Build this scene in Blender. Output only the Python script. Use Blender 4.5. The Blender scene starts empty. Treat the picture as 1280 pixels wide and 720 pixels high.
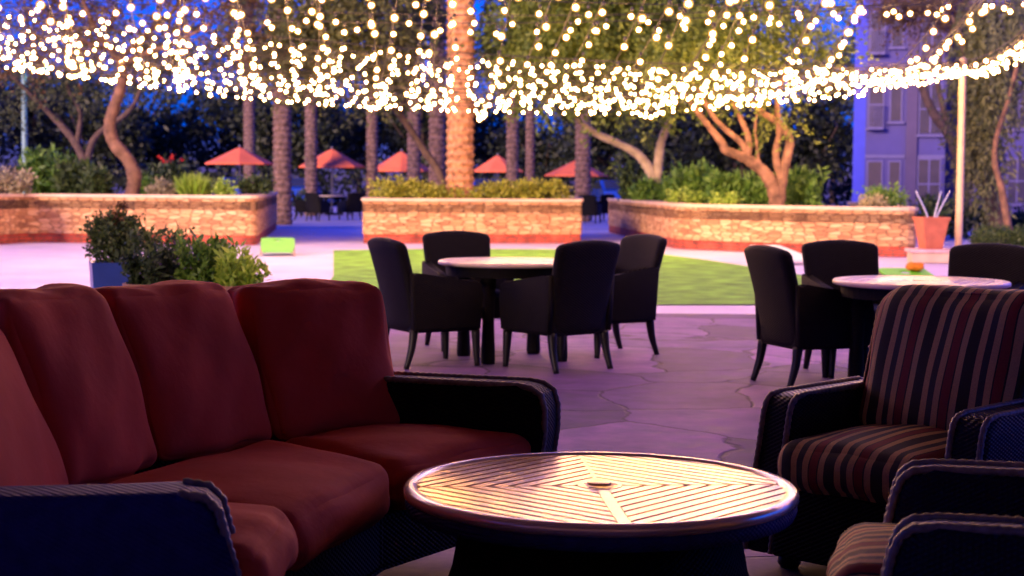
import bpy, bmesh, math, random
import numpy as np
from mathutils import Vector, Matrix
R = math.radians
random.seed(4)
rng = np.random.default_rng(7)
scene = bpy.context.scene
COL = scene.collection

# ------------------------------------------------------------------ camera maths
F = 2015.0
EYE = 1.32
PITCH = math.atan(133 / F)
ROLL = R(0.4)
cf = Vector((0, math.cos(PITCH), -math.sin(PITCH)))
cu0 = Vector((0, math.sin(PITCH), math.cos(PITCH)))
cr0 = Vector((1, 0, 0))
# content turned clockwise by ROLL: the camera itself turns counter-clockwise
cr = cr0 * math.cos(ROLL) + cu0 * math.sin(ROLL)
cu = -cr0 * math.sin(ROLL) + cu0 * math.cos(ROLL)
CAM = Vector((0, 0, EYE))

def ray(px, py):
    return cf * F + cr * (px - 640) + cu * (360 - py)

def Z(px, py, z=0.0):
    d = ray(px, py)
    return CAM + d * ((z - EYE) / d.z)

def at(px, py, Y):
    d = ray(px, py)
    return CAM + d * (Y / d.y)

# ------------------------------------------------------------------ object helpers
def link(o, parent=None):
    COL.objects.link(o)
    if parent is not None:
        o.parent = parent
    return o

def tag(o, label=None, cat=None, group=None, kind=None):
    if label: o['label'] = label
    if cat: o['category'] = cat
    if group: o['group'] = group
    if kind: o['kind'] = kind
    return o

def thing(name, label, cat, loc=(0, 0, 0), rz=0.0, group=None):
    o = bpy.data.objects.new(name, None)
    o.empty_display_size = 0.2
    COL.objects.link(o)
    o.location = loc
    o.rotation_euler = (0, 0, rz)
    return tag(o, label, cat, group)

def obj(name, bm, m, parent=None, smooth=False, off=None):
    me = bpy.data.meshes.new(name)
    if off is not None:
        bmesh.ops.translate(bm, verts=bm.verts, vec=-Vector(off))
    bmesh.ops.recalc_face_normals(bm, faces=bm.faces)
    bm.to_mesh(me); bm.free()
    for mm in (m if isinstance(m, (list, tuple)) else [m]):
        me.materials.append(mm)
    if smooth:
        for p in me.polygons: p.use_smooth = True
    return link(bpy.data.objects.new(name, me), parent)

def npobj(name, verts, faces, m, parent=None, smooth=False):
    me = bpy.data.meshes.new(name)
    verts = np.asarray(verts, np.float32); faces = np.asarray(faces, np.int32)
    k = faces.shape[1]
    me.vertices.add(len(verts)); me.vertices.foreach_set('co', verts.ravel())
    me.loops.add(faces.size); me.loops.foreach_set('vertex_index', faces.ravel())
    me.polygons.add(len(faces))
    me.polygons.foreach_set('loop_start', np.arange(0, faces.size, k, dtype=np.int32))
    me.polygons.foreach_set('loop_total', np.full(len(faces), k, np.int32))
    me.update(calc_edges=True)
    me.materials.append(m)
    if smooth:
        for p in me.polygons: p.use_smooth = True
    return link(bpy.data.objects.new(name, me), parent)

def copy_thing(root, loc, rz, label=None, group=None):
    r = root.copy(); COL.objects.link(r); r.location = loc; r.rotation_euler = (0, 0, rz)
    if label: r['label'] = label
    if group: r['group'] = group
    for ch in list(root.children):
        c = ch.copy(); COL.objects.link(c); c.parent = r
        for g in ch.children:
            d = g.copy(); COL.objects.link(d); d.parent = c
    return r

def facing(fx, fy):
    return math.atan2(-fx, fy)      # turns local +y to (fx, fy)

# ------------------------------------------------------------------ shape helpers
def box(bm, x0, x1, y0, y1, z0, z1, bevel=0.0, mi=0):
    r = bmesh.ops.create_cube(bm, size=1)
    vs = r['verts']
    for v in vs:
        v.co = Vector(((x0 + x1) / 2 + v.co.x * (x1 - x0), (y0 + y1) / 2 + v.co.y * (y1 - y0), (z0 + z1) / 2 + v.co.z * (z1 - z0)))
    fs = set(f for v in vs for f in v.link_faces)
    for f in fs: f.material_index = mi
    if bevel:
        es = list(set(e for v in vs for e in v.link_edges))
        bmesh.ops.bevel(bm, geom=es, offset=bevel, segments=3, affect='EDGES', profile=0.6)
    return vs

def catmull(pts, n=6):
    P = [np.array(p, float) for p in pts]
    P = [2 * P[0] - P[1]] + P + [2 * P[-1] - P[-2]]
    out = []
    for i in range(1, len(P) - 2):
        for k in range(n):
            t = k / n
            out.append(0.5 * ((2 * P[i]) + (-P[i - 1] + P[i + 1]) * t + (2 * P[i - 1] - 5 * P[i] + 4 * P[i + 1] - P[i + 2]) * t * t + (-P[i - 1] + 3 * P[i] - 3 * P[i + 1] + P[i + 2]) * t ** 3))
    out.append(P[-2])
    return out

def tube(bm, pts, radii, seg=8, mi=0, cap=True):
    pts = [Vector(p) for p in pts]
    n = len(pts)
    if not isinstance(radii, (list, tuple, np.ndarray)): radii = [radii] * n
    ref = Vector((0, 0, 1))
    rings = []
    T0 = (pts[1] - pts[0]).normalized()
    a = T0.orthogonal().normalized()
    for i, p in enumerate(pts):
        T = (pts[min(i + 1, n - 1)] - pts[max(i - 1, 0)]).normalized()
        a = (a - T * a.dot(T)).normalized()
        b = T.cross(a)
        rings.append([bm.verts.new(p + (a * math.cos(2 * math.pi * k / seg) + b * math.sin(2 * math.pi * k / seg)) * float(radii[i])) for k in range(seg)])
    for i in range(n - 1):
        for k in range(seg):
            f = bm.faces.new((rings[i][k], rings[i][(k + 1) % seg], rings[i + 1][(k + 1) % seg], rings[i + 1][k]))
            f.material_index = mi
    if cap:
        bm.faces.new(rings[0][::-1]).material_index = mi; bm.faces.new(rings[-1]).material_index = mi

def limb(bm, pts, r0, r1, seg=8, n=5, wob=0.0):
    c = catmull(pts, n)
    m = len(c)
    rad = []
    for i, p in enumerate(c):
        t = i / (m - 1)
        rad.append((r0 * (1 - t) + r1 * t) * (1 + wob * random.uniform(-1, 1)))
    tube(bm, c, rad, seg)

def lathe(bm, prof, seg=48, mi=0, center=(0, 0)):
    rings = []
    for r, z in prof:
        rings.append([bm.verts.new((center[0] + r * math.cos(2 * math.pi * k / seg), center[1] + r * math.sin(2 * math.pi * k / seg), z)) for k in range(seg)])
    for i in range(len(prof) - 1):
        for k in range(seg):
            bm.faces.new((rings[i][k], rings[i][(k + 1) % seg], rings[i + 1][(k + 1) % seg], rings[i + 1][k])).material_index = mi
    if prof[0][0] > 1e-4: bm.faces.new(rings[0][::-1]).material_index = mi
    if prof[-1][0] > 1e-4: bm.faces.new(rings[-1]).material_index = mi

def prism(bm, poly, z0, z1, mi=0):
    lo = [bm.verts.new((p[0], p[1], z0)) for p in poly]
    hi = [bm.verts.new((p[0], p[1], z1)) for p in poly]
    n = len(poly)
    bm.faces.new(lo[::-1]).material_index = mi; bm.faces.new(hi).material_index = mi
    for i in range(n):
        bm.faces.new((lo[i], lo[(i + 1) % n], hi[(i + 1) % n], hi[i])).material_index = mi

def side_extrude(bm, prof, x0, x1, bevel=0.0):
    """prof = (y, z) outline, extruded along x"""
    A = [bm.verts.new((x0, p[0], p[1])) for p in prof]
    B = [bm.verts.new((x1, p[0], p[1])) for p in prof]
    n = len(prof)
    f1 = bm.faces.new(A[::-1]); f2 = bm.faces.new(B)
    for i in range(n):
        bm.faces.new((A[i], A[(i + 1) % n], B[(i + 1) % n], B[i]))
    if bevel:
        es = list(f1.edges) + list(f2.edges)
        bmesh.ops.bevel(bm, geom=es, offset=bevel, segments=3, affect='EDGES', profile=0.6)

def sheet(name, poly, z, m):
    bm = bmesh.new()
    f = bm.faces.new([bm.verts.new((p[0], p[1], z)) for p in poly])
    if f.normal.z < 0: f.normal_flip()
    o = obj(name, bm, m)
    return tag(o, kind='structure')

def rcube(n, half, r, crown=(0, 0), wr=0.0, seed=0, mapf=None):
    """rounded box with bulging faces. crown = (top/bottom bulge, front/back bulge)"""
    a, b, c = half
    rr = random.Random(seed)
    ph = [rr.uniform(0, 6.28) for _ in range(9)]
    idx = {}
    V = []; Fc = []
    s = [math.sin(math.pi / 2 * (2 * i / n - 1)) for i in range(n + 1)]
    def vid(i, j, k):
        key = (i, j, k)
        if key in idx: return idx[key]
        u, v, w = s[i], s[j], s[k]
        q = Vector((u * a, v * b, w * c))
        co = Vector((max(-(a - r), min(a - r, q.x)), max(-(b - r), min(b - r, q.y)), max(-(c - r), min(c - r, q.z))))
        d = q - co
        if d.length > 1e-9: q = co + d.normalized() * r
        q.z += w * crown[0] * (1 - u * u) * (1 - v * v)
        q.y += v * crown[1] * (1 - u * u) * (1 - w * w)
        if wr:
            q.x += wr * math.sin(5.1 * v + 3.7 * w + ph[0])
            q.y += wr * (math.sin(4.3 * u + ph[1] + 2.2 * w) + 0.5 * math.sin(9.7 * u - 6 * w + ph[2]))
            q.z += wr * (math.sin(4.9 * u + ph[3]) + 0.6 * math.sin(8.3 * u + 5 * v + ph[4]))
        if mapf: q = mapf(q, u, v, w)
        V.append(q); idx[key] = len(V) - 1
        return idx[key]
    for i in range(n):
        for j in range(n):
            for k in (0, n):
                q = [vid(i, j, k), vid(i + 1, j, k), vid(i + 1, j + 1, k), vid(i, j + 1, k)]
                Fc.append(q if k else q[::-1])
                q = [vid(i, k, j), vid(i + 1, k, j), vid(i + 1, k, j + 1), vid(i, k, j + 1)]
                Fc.append(q[::-1] if k else q)
                q = [vid(k, i, j), vid(k, i + 1, j), vid(k, i + 1, j + 1), vid(k, i, j + 1)]
                Fc.append(q if k else q[::-1])
    bm = bmesh.new()
    vs = [bm.verts.new(v) for v in V]
    for f in Fc: bm.faces.new([vs[x] for x in f])
    return bm

def piping(pts, r=0.011, pitch=0.024):
    """rope-like edging that swells with each stitch"""
    P = [Vector(p) for p in pts]
    L = [0]
    for i in range(1, len(P)): L.append(L[-1] + (P[i] - P[i - 1]).length)
    n = max(4, int(L[-1] / (pitch / 4)))
    out = []; rad = []
    j = 0
    for i in range(n + 1):
        d = L[-1] * i / n
        while j < len(P) - 2 and L[j + 1] < d: j += 1
        t = (d - L[j]) / max(1e-9, L[j + 1] - L[j])
        out.append(P[j].lerp(P[j + 1], t)); rad.append(r * (0.78 + 0.3 * abs(math.sin(math.pi * d / pitch))))
    bm = bmesh.new()
    tube(bm, out, rad, 8)
    return bm

# ------------------------------------------------------------------ materials
def newmat(name):
    m = bpy.data.materials.new(name); m.use_nodes = True
    nt = m.node_tree
    return m, nt, nt.nodes['Principled BSDF']

def N(nt, t, **kw):
    n = nt.nodes.new(t)
    for k, v in kw.items():
        if k in n.inputs.keys() if isinstance(k, str) else False: n.inputs[k].default_value = v
        else: setattr(n, k, v)
    return n

def c4(c): return (c[0], c[1], c[2], 1)

def M(name, col, rough=0.6, var=0.25, scale=6.0, bump=0.0, bscale=None, metal=0.0, spec=0.5, col2=None, sheen=0.0, coat=0.0):
    m, nt, b = newmat(name)
    tc = N(nt, 'ShaderNodeTexCoord')
    no = N(nt, 'ShaderNodeTexNoise'); no.inputs['Scale'].default_value = scale; no.inputs['Detail'].default_value = 6
    nt.links.new(tc.outputs['Object'], no.inputs['Vector'])
    rp = N(nt, 'ShaderNodeValToRGB')
    c2 = col2 if col2 else tuple(min(1, x * (1 + var)) for x in col)
    c1 = tuple(x * (1 - var) for x in col)
    rp.color_ramp.elements[0].position = 0.3; rp.color_ramp.elements[1].position = 0.7
    rp.color_ramp.elements[0].color = c4(c1); rp.color_ramp.elements[1].color = c4(c2)
    nt.links.new(no.outputs['Fac'], rp.inputs['Fac']); nt.links.new(rp.outputs['Color'], b.inputs['Base Color'])
    b.inputs['Roughness'].default_value = rough; b.inputs['Metallic'].default_value = metal
    b.inputs['Specular IOR Level'].default_value = spec
    b.inputs['Sheen Weight'].default_value = sheen
    b.inputs['Coat Weight'].default_value = coat
    if bump:
        n2 = N(nt, 'ShaderNodeTexNoise'); n2.inputs['Scale'].default_value = bscale or scale * 5; n2.inputs['Detail'].default_value = 5
        nt.links.new(tc.outputs['Object'], n2.inputs['Vector'])
        bp = N(nt, 'ShaderNodeBump'); bp.inputs['Strength'].default_value = bump; bp.inputs['Distance'].default_value = 0.02
        nt.links.new(n2.outputs['Fac'], bp.inputs['Height']); nt.links.new(bp.outputs['Normal'], b.inputs['Normal'])
    return m

def wicker(name, col, rough=0.45, k=62.0, spec=0.5):
    m, nt, b = newmat(name)
    tc = N(nt, 'ShaderNodeTexCoord')
    sep = N(nt, 'ShaderNodeSeparateXYZ'); nt.links.new(tc.outputs['Object'], sep.inputs[0])
    def sn(sock, f):
        mu = N(nt, 'ShaderNodeMath', operation='MULTIPLY'); mu.inputs[1].default_value = f; nt.links.new(sock, mu.inputs[0])
        s = N(nt, 'ShaderNodeMath', operation='SINE'); nt.links.new(mu.outputs[0], s.inputs[0])
        return s.outputs[0]
    ad = N(nt, 'ShaderNodeMath', operation='ADD'); nt.links.new(sep.outputs[0], ad.inputs[0]); nt.links.new(sep.outputs[1], ad.inputs[1])
    a = sn(ad.outputs[0], k * 2.2); c = sn(sep.outputs[2], k * 4.4)
    mu = N(nt, 'ShaderNodeMath', operation='MULTIPLY'); nt.links.new(a, mu.inputs[0]); nt.links.new(c, mu.inputs[1])
    no = N(nt, 'ShaderNodeTexNoise'); no.inputs['Scale'].default_value = 25; nt.links.new(tc.outputs['Object'], no.inputs['Vector'])
    rp = N(nt, 'ShaderNodeValToRGB')
    rp.color_ramp.elements[0].color = c4([x * .55 for x in col]); rp.color_ramp.elements[1].color = c4([min(1, x * 1.5) for x in col])
    nt.links.new(no.outputs['Fac'], rp.inputs['Fac']); nt.links.new(rp.outputs[0], b.inputs['Base Color'])
    bp = N(nt, 'ShaderNodeBump'); bp.inputs['Strength'].default_value = 0.5; bp.inputs['Distance'].default_value = 0.005
    nt.links.new(mu.outputs[0], bp.inputs['Height']); nt.links.new(bp.outputs['Normal'], b.inputs['Normal'])
    b.inputs['Roughness'].default_value = rough; b.inputs['Specular IOR Level'].default_value = spec
    return m

def leafmat(name, c1, c2, trans=0.35, rough=0.55):
    m, nt, b = newmat(name)
    g = N(nt, 'ShaderNodeNewGeometry')
    rp = N(nt, 'ShaderNodeValToRGB'); rp.color_ramp.elements[0].color = c4(c1); rp.color_ramp.elements[1].color = c4(c2)
    nt.links.new(g.outputs['Random Per Island'], rp.inputs['Fac'])
    nt.links.new(rp.outputs[0], b.inputs['Base Color'])
    b.inputs['Roughness'].default_value = rough
    tr = N(nt, 'ShaderNodeBsdfTranslucent'); nt.links.new(rp.outputs[0], tr.inputs['Color'])
    mx = N(nt, 'ShaderNodeMixShader'); mx.inputs[0].default_value = trans
    nt.links.new(b.outputs[0], mx.inputs[1]); nt.links.new(tr.outputs[0], mx.inputs[2])
    nt.links.new(mx.outputs[0], nt.nodes['Material Output'].inputs['Surface'])
    return m

def emit(name, col, s):
    m, nt, b = newmat(name)
    b.inputs['Base Color'].default_value = c4((.8, .8, .8))
    b.inputs['Emission Color'].default_value = c4(col); b.inputs['Emission Strength'].default_value = s
    return m

def brickmat(name, c1, c2, mortar, scale, w, h, bump=0.6, msize=0.012, rough=0.85):
    m, nt, b = newmat(name)
    uv = N(nt, 'ShaderNodeUVMap')
    dn = N(nt, 'ShaderNodeTexNoise'); dn.inputs['Scale'].default_value = 3.0
    nt.links.new(uv.outputs[0], dn.inputs['Vector'])
    mixv = N(nt, 'ShaderNodeMix', data_type='VECTOR'); mixv.inputs[0].default_value = 0.045
    nt.links.new(uv.outputs[0], mixv.inputs[4]); nt.links.new(dn.outputs['Color'], mixv.inputs[5])
    br = N(nt, 'ShaderNodeTexBrick')
    br.inputs['Color1'].default_value = c4(c1); br.inputs['Color2'].default_value = c4(c2); br.inputs['Mortar'].default_value = c4(mortar)
    br.inputs['Scale'].default_value = scale; br.inputs['Mortar Size'].default_value = msize; br.inputs['Brick Width'].default_value = w; br.inputs['Row Height'].default_value = h
    br.inputs['Bias'].default_value = 0.0; br.squash = 0.6; br.squash_frequency = 3; br.offset = 0.37
    nt.links.new(mixv.outputs[1], br.inputs['Vector'])
    no = N(nt, 'ShaderNodeTexNoise'); no.inputs['Scale'].default_value = 4; no.inputs['Detail'].default_value = 8
    nt.links.new(uv.outputs[0], no.inputs['Vector'])
    rp = N(nt, 'ShaderNodeValToRGB'); rp.color_ramp.elements[0].position = .3; rp.color_ramp.elements[1].position = .7
    rp.color_ramp.elements[0].color = (.42, .38, .38, 1); rp.color_ramp.elements[1].color = (1.15, 1.1, 1.05, 1)
    nt.links.new(no.outputs['Fac'], rp.inputs[0])
    mx = N(nt, 'ShaderNodeMix', data_type='RGBA', blend_type='MULTIPLY'); mx.inputs[0].default_value = 1
    nt.links.new(br.outputs['Color'], mx.inputs[6]); nt.links.new(rp.outputs[0], mx.inputs[7])
    nt.links.new(mx.outputs[2], b.inputs['Base Color'])
    sb = N(nt, 'ShaderNodeMath', operation='SUBTRACT'); nt.links.new(no.outputs['Fac'], sb.inputs[0]); nt.links.new(br.outputs['Fac'], sb.inputs[1])
    bp = N(nt, 'ShaderNodeBump'); bp.inputs['Strength'].default_value = bump; bp.inputs['Distance'].default_value = 0.05
    nt.links.new(sb.outputs[0], bp.inputs['Height']); nt.links.new(bp.outputs['Normal'], b.inputs['Normal'])
    b.inputs['Roughness'].default_value = rough
    return m

def ledgestone(name, stops, joint):
    """thin irregular stacked stones: stretched cells over the wall's run and height"""
    m, nt, b = newmat(name)
    uv = N(nt, 'ShaderNodeUVMap')
    mp = N(nt, 'ShaderNodeMapping'); mp.inputs['Scale'].default_value = (4.2, 16.0, 1); nt.links.new(uv.outputs[0], mp.inputs[0])
    f1 = N(nt, 'ShaderNodeTexVoronoi', feature='F1'); f2 = N(nt, 'ShaderNodeTexVoronoi', feature='DISTANCE_TO_EDGE')
    for v in (f1, f2):
        v.voronoi_dimensions = '2D'; v.inputs['Scale'].default_value = 1; v.inputs['Randomness'].default_value = .8; nt.links.new(mp.outputs[0], v.inputs['Vector'])
    sc_ = N(nt, 'ShaderNodeSeparateColor'); nt.links.new(f1.outputs['Color'], sc_.inputs[0])
    no = N(nt, 'ShaderNodeTexNoise'); no.inputs['Scale'].default_value = 2.0; no.inputs['Detail'].default_value = 8; nt.links.new(uv.outputs[0], no.inputs['Vector'])
    mm = N(nt, 'ShaderNodeMath', operation='MULTIPLY_ADD'); mm.inputs[1].default_value = .55; nt.links.new(sc_.outputs[0], mm.inputs[0])
    m2 = N(nt, 'ShaderNodeMath', operation='MULTIPLY'); m2.inputs[1].default_value = .5; nt.links.new(no.outputs['Fac'], m2.inputs[0]); nt.links.new(m2.outputs[0], mm.inputs[2])
    rp = N(nt, 'ShaderNodeValToRGB'); e = rp.color_ramp.elements
    e[0].position = stops[0][0]; e[0].color = c4(stops[0][1]); e[1].position = stops[-1][0]; e[1].color = c4(stops[-1][1])
    for p, c in stops[1:-1]:
        x = e.new(p); x.color = c4(c)
    nt.links.new(mm.outputs[0], rp.inputs[0])
    jr = N(nt, 'ShaderNodeMapRange'); jr.inputs[1].default_value = .01; jr.inputs[2].default_value = .10; nt.links.new(f2.outputs['Distance'], jr.inputs[0])
    mx = N(nt, 'ShaderNodeMix', data_type='RGBA'); nt.links.new(jr.outputs[0], mx.inputs[0]); mx.inputs[6].default_value = c4(joint); nt.links.new(rp.outputs[0], mx.inputs[7])
    nt.links.new(mx.outputs[2], b.inputs['Base Color'])
    ad = N(nt, 'ShaderNodeMath', operation='ADD'); nt.links.new(jr.outputs[0], ad.inputs[0]); nt.links.new(sc_.outputs[1], ad.inputs[1])
    bp = N(nt, 'ShaderNodeBump'); bp.inputs['Strength'].default_value = .8; bp.inputs['Distance'].default_value = .03
    nt.links.new(ad.outputs[0], bp.inputs['Height']); nt.links.new(bp.outputs['Normal'], b.inputs['Normal'])
    b.inputs['Roughness'].default_value = .85
    return m

def flagstone(name):
    m, nt, b = newmat(name)
    tc = N(nt, 'ShaderNodeTexCoord')
    dn = N(nt, 'ShaderNodeTexNoise'); dn.inputs['Scale'].default_value = 1.6; dn.inputs['Detail'].default_value = 1
    nt.links.new(tc.outputs['Object'], dn.inputs['Vector'])
    mv = N(nt, 'ShaderNodeMix', data_type='VECTOR'); mv.inputs[0].default_value = 0.24
    nt.links.new(tc.outputs['Object'], mv.inputs[4]); nt.links.new(dn.outputs['Color'], mv.inputs[5])
    d2 = N(nt, 'ShaderNodeTexNoise'); d2.inputs['Scale'].default_value = 11; d2.inputs['Detail'].default_value = 3
    nt.links.new(tc.outputs['Object'], d2.inputs['Vector'])
    mw_ = N(nt, 'ShaderNodeMix', data_type='VECTOR'); mw_.inputs[0].default_value = 0.035
    nt.links.new(mv.outputs[1], mw_.inputs[4]); nt.links.new(d2.outputs['Color'], mw_.inputs[5]); mv = mw_
    v1 = N(nt, 'ShaderNodeTexVoronoi', feature='DISTANCE_TO_EDGE'); v1.inputs['Scale'].default_value = 1.25
    v2 = N(nt, 'ShaderNodeTexVoronoi', feature='F1'); v2.inputs['Scale'].default_value = 1.25
    for v in (v1, v2): nt.links.new(mv.outputs[1], v.inputs['Vector'])
    no = N(nt, 'ShaderNodeTexNoise'); no.inputs['Scale'].default_value = 5; no.inputs['Detail'].default_value = 9
    nt.links.new(tc.outputs['Object'], no.inputs['Vector'])
    bw = N(nt, 'ShaderNodeSeparateColor'); nt.links.new(v2.outputs['Color'], bw.inputs[0])
    ad = N(nt, 'ShaderNodeMath', operation='ADD'); nt.links.new(bw.outputs[0], ad.inputs[0]); nt.links.new(no.outputs['Fac'], ad.inputs[1])
    hf = N(nt, 'ShaderNodeMath', operation='MULTIPLY'); hf.inputs[1].default_value = 0.5; nt.links.new(ad.outputs[0], hf.inputs[0])
    rp = N(nt, 'ShaderNodeValToRGB')
    e = rp.color_ramp.elements
    e[0].position = .2; e[0].color = (.050, .031, .092, 1)
    e[1].position = .8; e[1].color = (.26, .14, .36, 1)
    b.inputs['Specular IOR Level'].default_value = .3
    x = e.new(.5); x.color = (.145, .082, .23, 1)
    nt.links.new(hf.outputs[0], rp.inputs[0])
    jr = N(nt, 'ShaderNodeMapRange'); jr.inputs[1].default_value = 0.002; jr.inputs[2].default_value = 0.013
    nt.links.new(v1.outputs['Distance'], jr.inputs[0])
    mx = N(nt, 'ShaderNodeMix', data_type='RGBA'); nt.links.new(jr.outputs[0], mx.inputs[0])
    mx.inputs[6].default_value = (.045, .030, .055, 1)
    gr = N(nt, 'ShaderNodeTexNoise'); gr.inputs['Scale'].default_value = 2.2; gr.inputs['Detail'].default_value = 12; gr.inputs['Roughness'].default_value = .72
    nt.links.new(tc.outputs['Object'], gr.inputs['Vector'])
    gp = N(nt, 'ShaderNodeValToRGB'); gp.color_ramp.elements[0].position = .32; gp.color_ramp.elements[1].position = .68
    gp.color_ramp.elements[0].color = (.50, .52, .62, 1); gp.color_ramp.elements[1].color = (1.35, 1.25, 1.3, 1)
    nt.links.new(gr.outputs['Fac'], gp.inputs[0])
    mg = N(nt, 'ShaderNodeMix', data_type='RGBA', blend_type='MULTIPLY'); mg.inputs[0].default_value = 1
    nt.links.new(rp.outputs[0], mg.inputs[6]); nt.links.new(gp.outputs[0], mg.inputs[7]); nt.links.new(mg.outputs[2], mx.inputs[7])
    nt.links.new(mx.outputs[2], b.inputs['Base Color'])
    m1 = N(nt, 'ShaderNodeMath', operation='MULTIPLY'); m1.inputs[1].default_value = .5; nt.links.new(no.outputs['Fac'], m1.inputs[0])
    a2 = N(nt, 'ShaderNodeMath', operation='ADD'); nt.links.new(m1.outputs[0], a2.inputs[0]); nt.links.new(jr.outputs[0], a2.inputs[1])
    a3 = N(nt, 'ShaderNodeMath', operation='ADD'); nt.links.new(a2.outputs[0], a3.inputs[0]); nt.links.new(bw.outputs[1], a3.inputs[1])
    bp = N(nt, 'ShaderNodeBump'); bp.inputs['Strength'].default_value = 0.55; bp.inputs['Distance'].default_value = 0.015
    nt.links.new(a3.outputs[0], bp.inputs['Height']); nt.links.new(bp.outputs['Normal'], b.inputs['Normal'])
    rr = N(nt, 'ShaderNodeMapRange'); rr.inputs[3].default_value = .5; rr.inputs[4].default_value = .85
    nt.links.new(no.outputs['Fac'], rr.inputs[0]); nt.links.new(rr.outputs[0], b.inputs['Roughness'])
    return m

def stripes(name, period, seq, axis=0, rough=0.8):
    m, nt, b = newmat(name)
    tc = N(nt, 'ShaderNodeTexCoord')
    sep = N(nt, 'ShaderNodeSeparateXYZ'); nt.links.new(tc.outputs['Object'], sep.inputs[0])
    mu = N(nt, 'ShaderNodeMath', operation='MULTIPLY'); mu.inputs[1].default_value = 1 / period; nt.links.new(sep.outputs[axis], mu.inputs[0])
    fr = N(nt, 'ShaderNodeMath', operation='FRACT'); nt.links.new(mu.outputs[0], fr.inputs[0])
    rp = N(nt, 'ShaderNodeValToRGB'); rp.color_ramp.interpolation = 'CONSTANT'
    e = rp.color_ramp.elements
    e[0].position = 0; e[0].color = c4(seq[0][1]); e[1].position = seq[1][0]; e[1].color = c4(seq[1][1])
    for p, c in seq[2:]:
        x = e.new(p); x.color = c4(c)
    nt.links.new(fr.outputs[0], rp.inputs[0])
    no = N(nt, 'ShaderNodeTexNoise'); no.inputs['Scale'].default_value = 220; nt.links.new(tc.outputs['Object'], no.inputs['Vector'])
    r2 = N(nt, 'ShaderNodeValToRGB'); r2.color_ramp.elements[0].color = (.6, .6, .6, 1); r2.color_ramp.elements[1].color = (1.2, 1.2, 1.2, 1)
    nt.links.new(no.outputs['Fac'], r2.inputs[0])
    mx = N(nt, 'ShaderNodeMix', data_type='RGBA', blend_type='MULTIPLY'); mx.inputs[0].default_value = 1
    nt.links.new(rp.outputs[0], mx.inputs[6]); nt.links.new(r2.outputs[0], mx.inputs[7]); nt.links.new(mx.outputs[2], b.inputs['Base Color'])
    bp = N(nt, 'ShaderNodeBump'); bp.inputs['Strength'].default_value = .2; bp.inputs['Distance'].default_value = .003
    nt.links.new(no.outputs['Fac'], bp.inputs['Height']); nt.links.new(bp.outputs[0], b.inputs['Normal'])
    b.inputs['Roughness'].default_value = rough
    return m

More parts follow.
